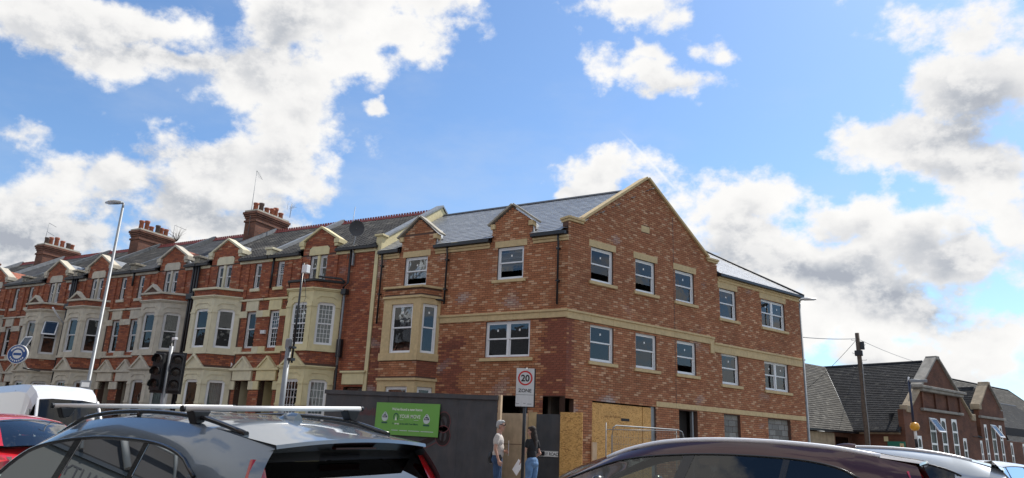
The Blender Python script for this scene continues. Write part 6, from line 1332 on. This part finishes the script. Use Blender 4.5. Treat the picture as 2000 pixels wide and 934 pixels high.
def person(label, loc, rz, H, joints, hair, shirt, sleeve, jeans, female=False):
    V = empty('person', loc, rz); tag(V, label, 'person'); k = H/1.75; S_ = lambda p: (p[0]*k, p[1]*k, p[2]*k); sh = []
    sw, hw = (.165, .095) if female else (.19, .095); fat = .88 if female else 1.05
    hd = Vector(joints['head']); turn = Matrix.Rotation(joints.get('turn', 0), 3, 'Z')
    L_ = lambda pts, rs: sh.append(('limb', [S_(p) for p in pts], [r*k for r in rs]))
    L_([(0, -.01, 1.40), tuple(Vector((0, 0, 1.53))+Vector((hd.x, hd.y, 0))*.6)], [.062, .056]); 
    sh.append(('ball', S_((0, 0, 1.30)), (sw*.92*k, .105*fat*k, .17*k))); sh.append(('ball', S_((0, .01, 1.10)), (.145*fat*k, .10*fat*k, .18*k))); sh.append(('ball', S_((0, -.01, .95)), (.165*k, .115*k, .12*k)))
    for s_ in (-1, 1):
        kn, an = joints['knee'][0 if s_ < 0 else 1], joints['ankle'][0 if s_ < 0 else 1]; L_([(s_*hw, 0, .92), kn, an], [.088, .058, .042]); L_([(an[0], an[1]-.04, .045), (an[0]+s_*.01, an[1]+.15, .035)], [.042, .036])
        el, wr = joints['elbow'][0 if s_ < 0 else 1], joints['wrist'][0 if s_ < 0 else 1]; L_([(s_*sw, 0, 1.41), el, wr], [.052, .040, .028])
        d_ = (Vector(wr)-Vector(el)).normalized(); side = Vector((0, 1, 0)) if abs(d_.z) > .6 else Vector((0, 0, 1)); hand(sh, S_(wr), d_, side*(-1), Vector((-s_, 0, 0)), .5)
    hc = Vector(S_((hd.x, hd.y, hd.z))); HR = lambda v: hc+turn @ Vector(v)*k
    for c_, r_ in (((0, 0, .02), (.073, .092, .098)), ((0, .035, -.055), (.052, .052, .062)), ((0, .052, -.105), (.028, .026, .022)), ((0, .098, -.03), (.013, .02, .022)), ((.074, -.005, -.02), (.01, .02, .03)), ((-.074, -.005, -.02), (.01, .02, .03)), ((0, .08, .02), (.045, .018, .014))):
        sh.append(('ball', tuple(HR(c_)), tuple(q*k for q in r_), turn))
    remeshed('body', sh, SKIN, V, .0085, 2)
    eye = MB(); [ball(eye, HR((s_*.03, .086, 0)), (.012*k, .008*k, .007*k), turn) for s_ in (-1, 1)]; eye.build('eyes', m_ink, V); mo = MB(); ball(mo, HR((0, .090, -.068)), (.022*k, .006*k, .005*k), turn); mo.build('mouth', mat('lips', (.30, .10, .09), .5), V)
    hs = []
    for c_, r_ in hair[1]: hs.append(('ball', tuple(HR(c_)), tuple(q*k for q in r_), turn))
    remeshed('hair', hs, hair[0], V, .009, 1)
    ss = [('ball', S_((0, 0, 1.30)), (sw*1.03*k, .122*fat*k, .175*k)), ('ball', S_((0, .012, 1.13)), (.168*fat*k, .122*fat*k, .20*k)), ('limb', [S_((-sw*.85, 0, 1.40)), S_((0, -.01, 1.43)), S_((sw*.85, 0, 1.40))], [.062*k, .07*k, .062*k])]
    if not female: ss += [('ball', S_((0, 0, 1.02)), (.178*k, .135*k, .13*k))]
    for s_ in (-1, 1):
        el = Vector(joints['elbow'][0 if s_ < 0 else 1]); a = Vector((s_*sw, 0, 1.41)); ss.append(('limb', [S_(a), S_(a.lerp(el, sleeve))], [.064*k, .062*k]))
    remeshed('shirt', ss, shirt, V, .011, 3)
    js = [('ball', S_((0, -.012, .955)), (.178*k, .125*k, .115*k)), ('ball', S_((0, -.03, .89)), (.165*k, .13*k, .10*k))]
    for s_ in (-1, 1):
        kn, an = joints['knee'][0 if s_ < 0 else 1], joints['ankle'][0 if s_ < 0 else 1]; js.append(('limb', [S_((s_*hw, 0, .90)), S_((s_*hw*1.02, 0, .74)), S_(kn), S_((kn[0]*.5+an[0]*.5, kn[1]*.5+an[1]*.5, .30)), S_((an[0], an[1], .10))], [.105*k, .094*k, .070*k, .066*k, .060*k]))
    remeshed('jeans', js, jeans, V, .011, 3)
    for s_ in (-1, 1):
        an = joints['ankle'][0 if s_ < 0 else 1]; remeshed('shoe', [('limb', [S_((an[0], an[1]-.05, .05)), S_((an[0]+s_*.012, an[1]+.17, .042))], [.05*k, .045*k])], m_black, V, .01, 1)
    return V, S_
grey_hair = mat('silver_hair', (.42, .42, .41), .8, noise=.2, nscale=60); dark_hair = mat('dark_brown_hair', (.022, .014, .011), .8, noise=.3, nscale=40)
V, S_ = person('grey-haired man in a pale t-shirt and blue jeans, holding papers and facing the woman', (-8.72, 15.16, .12), rad(-68), 1.74,
    dict(head=(0, .035, 1.655), turn=rad(-6), knee=[(-.10, .02, .49), (.10, .0, .49)], ankle=[(-.10, -.03, .08), (.11, .02, .08)], elbow=[(-.27, -.02, 1.12), (.26, -.03, 1.13)], wrist=[(-.12, .15, 1.08), (.28, .06, .88)]),
    (grey_hair, [((0, -.015, .045), (.080, .094, .088)), ((0, -.045, .0), (.076, .065, .07)), ((0, .03, .09), (.06, .07, .04))]), mat('pale_tshirt', (.52, .47, .43), .9, noise=.05), .52, mat('dark_denim', (.035, .07, .145), .9, noise=.35, nscale=9))
MB().box(-.13, .10, .235, .241, .98, 1.32).build('papers', m_paper, V, rotz=rad(8)); MB().box(-.05, .07, .231, .234, 1.10, 1.24).build('picture', mat('print_purple', (.3, .28, .5), .7), V, rotz=rad(8))
MB().box(-.055, .055, .130, .15, 1.655, 1.685).tube([(-.06, .14, 1.67), (-.08, .03, 1.67)], .005, 5).tube([(.06, .14, 1.67), (.08, .03, 1.67)], .005, 5).build('sunglasses', m_red2 if 'm_red2' in globals() else m_black, V)
bg = remeshed('shoulder_bag', [('ball', (-.05, -.17, .92), (.12, .07, .14))], m_black, V, .012, 2); remeshed('phone_pouch', [('ball', (.20, .07, .93), (.03, .05, .08))], m_black, V, .01, 1)
V, S_ = person('woman with long dark hair, black top and blue jeans, holding a printed sheet', (-7.90, 15.28, .12), rad(78), 1.63,
    dict(head=(0, .03, 1.655), turn=rad(14), knee=[(-.09, .03, .49), (.09, .0, .49)], ankle=[(-.10, .0, .08), (.10, -.03, .08)], elbow=[(-.24, .06, 1.13), (.24, -.05, 1.14)], wrist=[(-.20, .18, .90), (.22, .12, 1.03)]),
    (dark_hair, [((0, -.02, .04), (.085, .095, .092)), ((0, -.075, -.06), (.083, .055, .12)), ((0, -.10, -.17), (.088, .05, .14)), ((0, -.11, -.28), (.075, .04, .12)), ((-.05, -.05, -.08), (.035, .05, .12)), ((.05, -.05, -.08), (.035, .05, .12)), ((0, .045, .075), (.065, .055, .04))]),
    mat('black_top', (.012, .012, .014), .85), .38, mat('mid_denim', (.10, .19, .34), .9, noise=.3, nscale=8), True)
sht = MB().box(-.105, .105, 0, .003, -.15, .15).build('printed_sheet', m_paper, V, (-.20, .245, .745)); sht.rotation_euler = (rad(6), rad(-38), rad(78)); pr = MB().box(-.06, .05, -.002, 0, -.11, .01).build('picture', mat('print_grey', (.28, .27, .29), .8), sht)
# ------------------------------------------------------------------ shops on the camera's side of the street (seen only as reflections)
def shops():
    cols = [((.34, .13, .08), (.28, .10, .06)), ((.40, .22, .13), (.34, .18, .11)), ((.30, .11, .07), (.25, .09, .06)), ((.45, .40, .33), (.42, .37, .30))]
    x = -78; labs = ['red brick shop with grey fascia, westmost across the road', 'brown brick shop with grey fascia, second from the west', 'dark red brick shop behind the added truck', 'rendered shop just left of the camera', 'red brick shop directly behind the camera', 'brown brick shop right of the camera', 'dark red brick shop farthest east across the road']
    for i in range(7):
        w = 14.0; V = empty('shop', (x+w, -8.5, -.12), math.pi); tag(V, labs[i], 'shop', 'shops on the camera side of the road'); c1, c2 = cols[i % 4]; h = 8.2+(i*37 % 5)*.35
        hs = [(1.0+3*k, 2.2+3*k, 4.2, 5.9) for k in range(4)]+[(.8, 6.0, .6, 2.7), (7.6, 13.0, .6, 2.7)]
        wall_mesh(0, w, 0, h, hs).build('wall', brick_tex('shop_brick_%d' % (i % 4), c1, c2, (.3, .25, .2)), V)
        for q in hs: window(V, *q, mt=m_upvc)
        MB().box(.2, w-.2, -.25, 0, 2.85, 3.65).build('fascia', m_lead, V)
        MB().add([(0, -.3, h), (w, -.3, h), (w, 4, h+2.8), (0, 4, h+2.8), (0, 8, h), (w, 8, h)], [(0, 1, 2, 3), (3, 2, 5, 4)]).build('roof', mat('shop_roof', (.07, .07, .075), .8), V); MB().box(0, w, 7.9, 8, 0, h).box(.1, w-.1, 1.5, 1.6, 0, h).build('rear_wall', m_mortar_old, V)
        x += w
shops()
m_tubeg = mat('grey_tube', (.30, .31, .30), .6)
def reflection_lorry():  # added out of view so the grey SUV glass mirrors dark panels and lettering
    a, b = Vector((-8.9, .2, -.2)), Vector((-11.9, 4.3, -.2)); v = b-a; L_ = v.length; V = empty('reflection_lorry', a, math.atan2(v.y, v.x)); tag(V, 'unseen truck lettered BEAUTY, added left of the camera for the grey SUV windows to mirror', 'reflection_lorry')
    grey = mat('lorry_grey_panel', (.085, .09, .088), 1.0, spec=.1); MB().box(0, L_, .02, 2.2, .9, 2.06).build('lower_body', grey, V); MB().box(.0, L_, .04, 2.18, 2.11, 4.4).build('upper_body', m_dark, V, bevel=.03)
    MB().box(0, L_, -.02, 2.2, 2.06, 2.11).build('rail', m_black, V)
    for k in range(7): MB().tube([(.1+k*.7, -.06, 2.15), (.5+k*.7, -.10, 2.6+.1*(k % 3)), (.95+k*.7, -.06, 3.5)], .05 if k % 2 else .028, 8).build('diagonal_tube', m_tubeg, V)
    for z in (2.45, 3.1): MB().tube([(0, -.08, z), (L_, -.08, z+.25)], .022, 8).build('cross_tube', m_tubeg, V)
    text('lettering', 'BEAUTY', .21, m_ink, V, (2.6, .015, 1.80), shear=.2); text('lettering', 'Casa', .26, m_ink, V, (1.75, .015, 1.80), shear=.35)
    for x in (.8, L_-.9):
        for y in (.2, 1.95): w_ = MB().lathe([(0, -.14), (.30, -.14), (.46, -.12), (.46, .12), (.30, .14), (0, .14)], (0, 0, 0), 20).build('wheel', m_tyre, V, (x, y, .47)); w_.rotation_euler = (math.pi/2, 0, 0)
    MB().box(.1, L_-.1, .4, 1.8, .6, .9).build('chassis', m_black, V)
reflection_lorry()
person('passer-by in a white cap and blue top beyond the grey SUV roof', (-17.2, 8.6*1.05+1.6, gh(10.6)), rad(30), 1.72, dict(head=(0, .03, 1.655), knee=[(-.09, .05, .49), (.09, -.02, .49)], ankle=[(-.10, .06, .08), (.10, -.08, .08)], elbow=[(-.25, -.02, 1.13), (.25, .0, 1.13)], wrist=[(-.24, .12, .90), (.24, .1, .90)]),
    (m_white, [((0, -.01, .05), (.084, .10, .08))]), mat('blue_top', (.03, .07, .25), .9), .5, mat('dark_denim'))
person('passer-by in a red jacket beyond the grey SUV roof', (-16.0, 11.35, gh(11.35)), rad(-60), 1.74, dict(head=(0, .03, 1.655), knee=[(-.09, .05, .49), (.09, -.02, .49)], ankle=[(-.10, .06, .08), (.10, -.08, .08)], elbow=[(-.25, -.02, 1.13), (.25, .0, 1.13)], wrist=[(-.24, .12, .90), (.24, .1, .90)]),
    (mat('red_hood', (.40, .02, .03), .85), [((0, -.02, .03), (.09, .10, .10))]), mat('red_jacket', (.42, .02, .03), .85), .95, mat('dark_denim'))
# ------------------------------------------------------------------ tidy: detach separate lumps of multi-piece parts
def split_parts(names):
    import bmesh
    for o in list(COL.objects):
        if o.type != 'MESH' or o.get('kind') == 'stuff' or o.name.split('.')[0] not in names: continue
        me = o.data; adj = {}; par = list(range(len(me.vertices)))
        def find(a):
            while par[a] != a: par[a] = par[par[a]]; a = par[a]
            return a
        for e in me.edges:
            a, b = find(e.vertices[0]), find(e.vertices[1])
            if a != b: par[a] = b
        groups = {}
        for p in me.polygons: groups.setdefault(find(p.vertices[0]), []).append(p)
        if len(groups) < 2: continue
        # merge touching boxes into one lump by bounding box overlap
        G = []
        for k, ps in groups.items():
            vs = {v for p in ps for v in p.vertices}; co = [me.vertices[v].co for v in vs]
            G.append([ps, [min(c[i] for c in co) for i in range(3)], [max(c[i] for c in co) for i in range(3)]])
        ch = True
        while ch:
            ch = False
            for i in range(len(G)):
                for j in range(i+1, len(G)):
                    if all(G[i][1][a] <= G[j][2][a]+.006 and G[j][1][a] <= G[i][2][a]+.006 for a in range(3)):
                        G[i][0] = G[i][0]+G[j][0]; G[i][1] = [min(a, b) for a, b in zip(G[i][1], G[j][1])]; G[i][2] = [max(a, b) for a, b in zip(G[i][2], G[j][2])]; G.pop(j); ch = True; break
                if ch: break
        if len(G) < 2: continue
        base = o.name.split('.')[0]
        for n, (ps, _, _) in enumerate(G):
            idx = sorted({v for p in ps for v in p.vertices}); mp = {v: i for i, v in enumerate(idx)}
            m2 = bpy.data.meshes.new(base); m2.from_pydata([me.vertices[v].co[:] for v in idx], [], [[mp[v] for v in p.vertices] for p in ps]); [m2.materials.append(q) for q in me.materials]; m2.update()
            if n == 0: first = m2
            else:
                c = o.copy(); c.data = m2; COL.objects.link(c)
        o.data = first
split_parts({'impost', 'sill_band', 'door_impost', 'eaves_band', 'gutter', 'kneeler', 'pediment_moulding', 'porch_wall', 'panel_pilasters', 'clamps', 'small_marks', 'door_handles', 'windscreen_pillars', 'rule', 'side_wall', 'floor_slab', 'partition', 'rooms', 'border', 'headlight', 'eyes', 'movement_joint', 'dormer_cheek'})
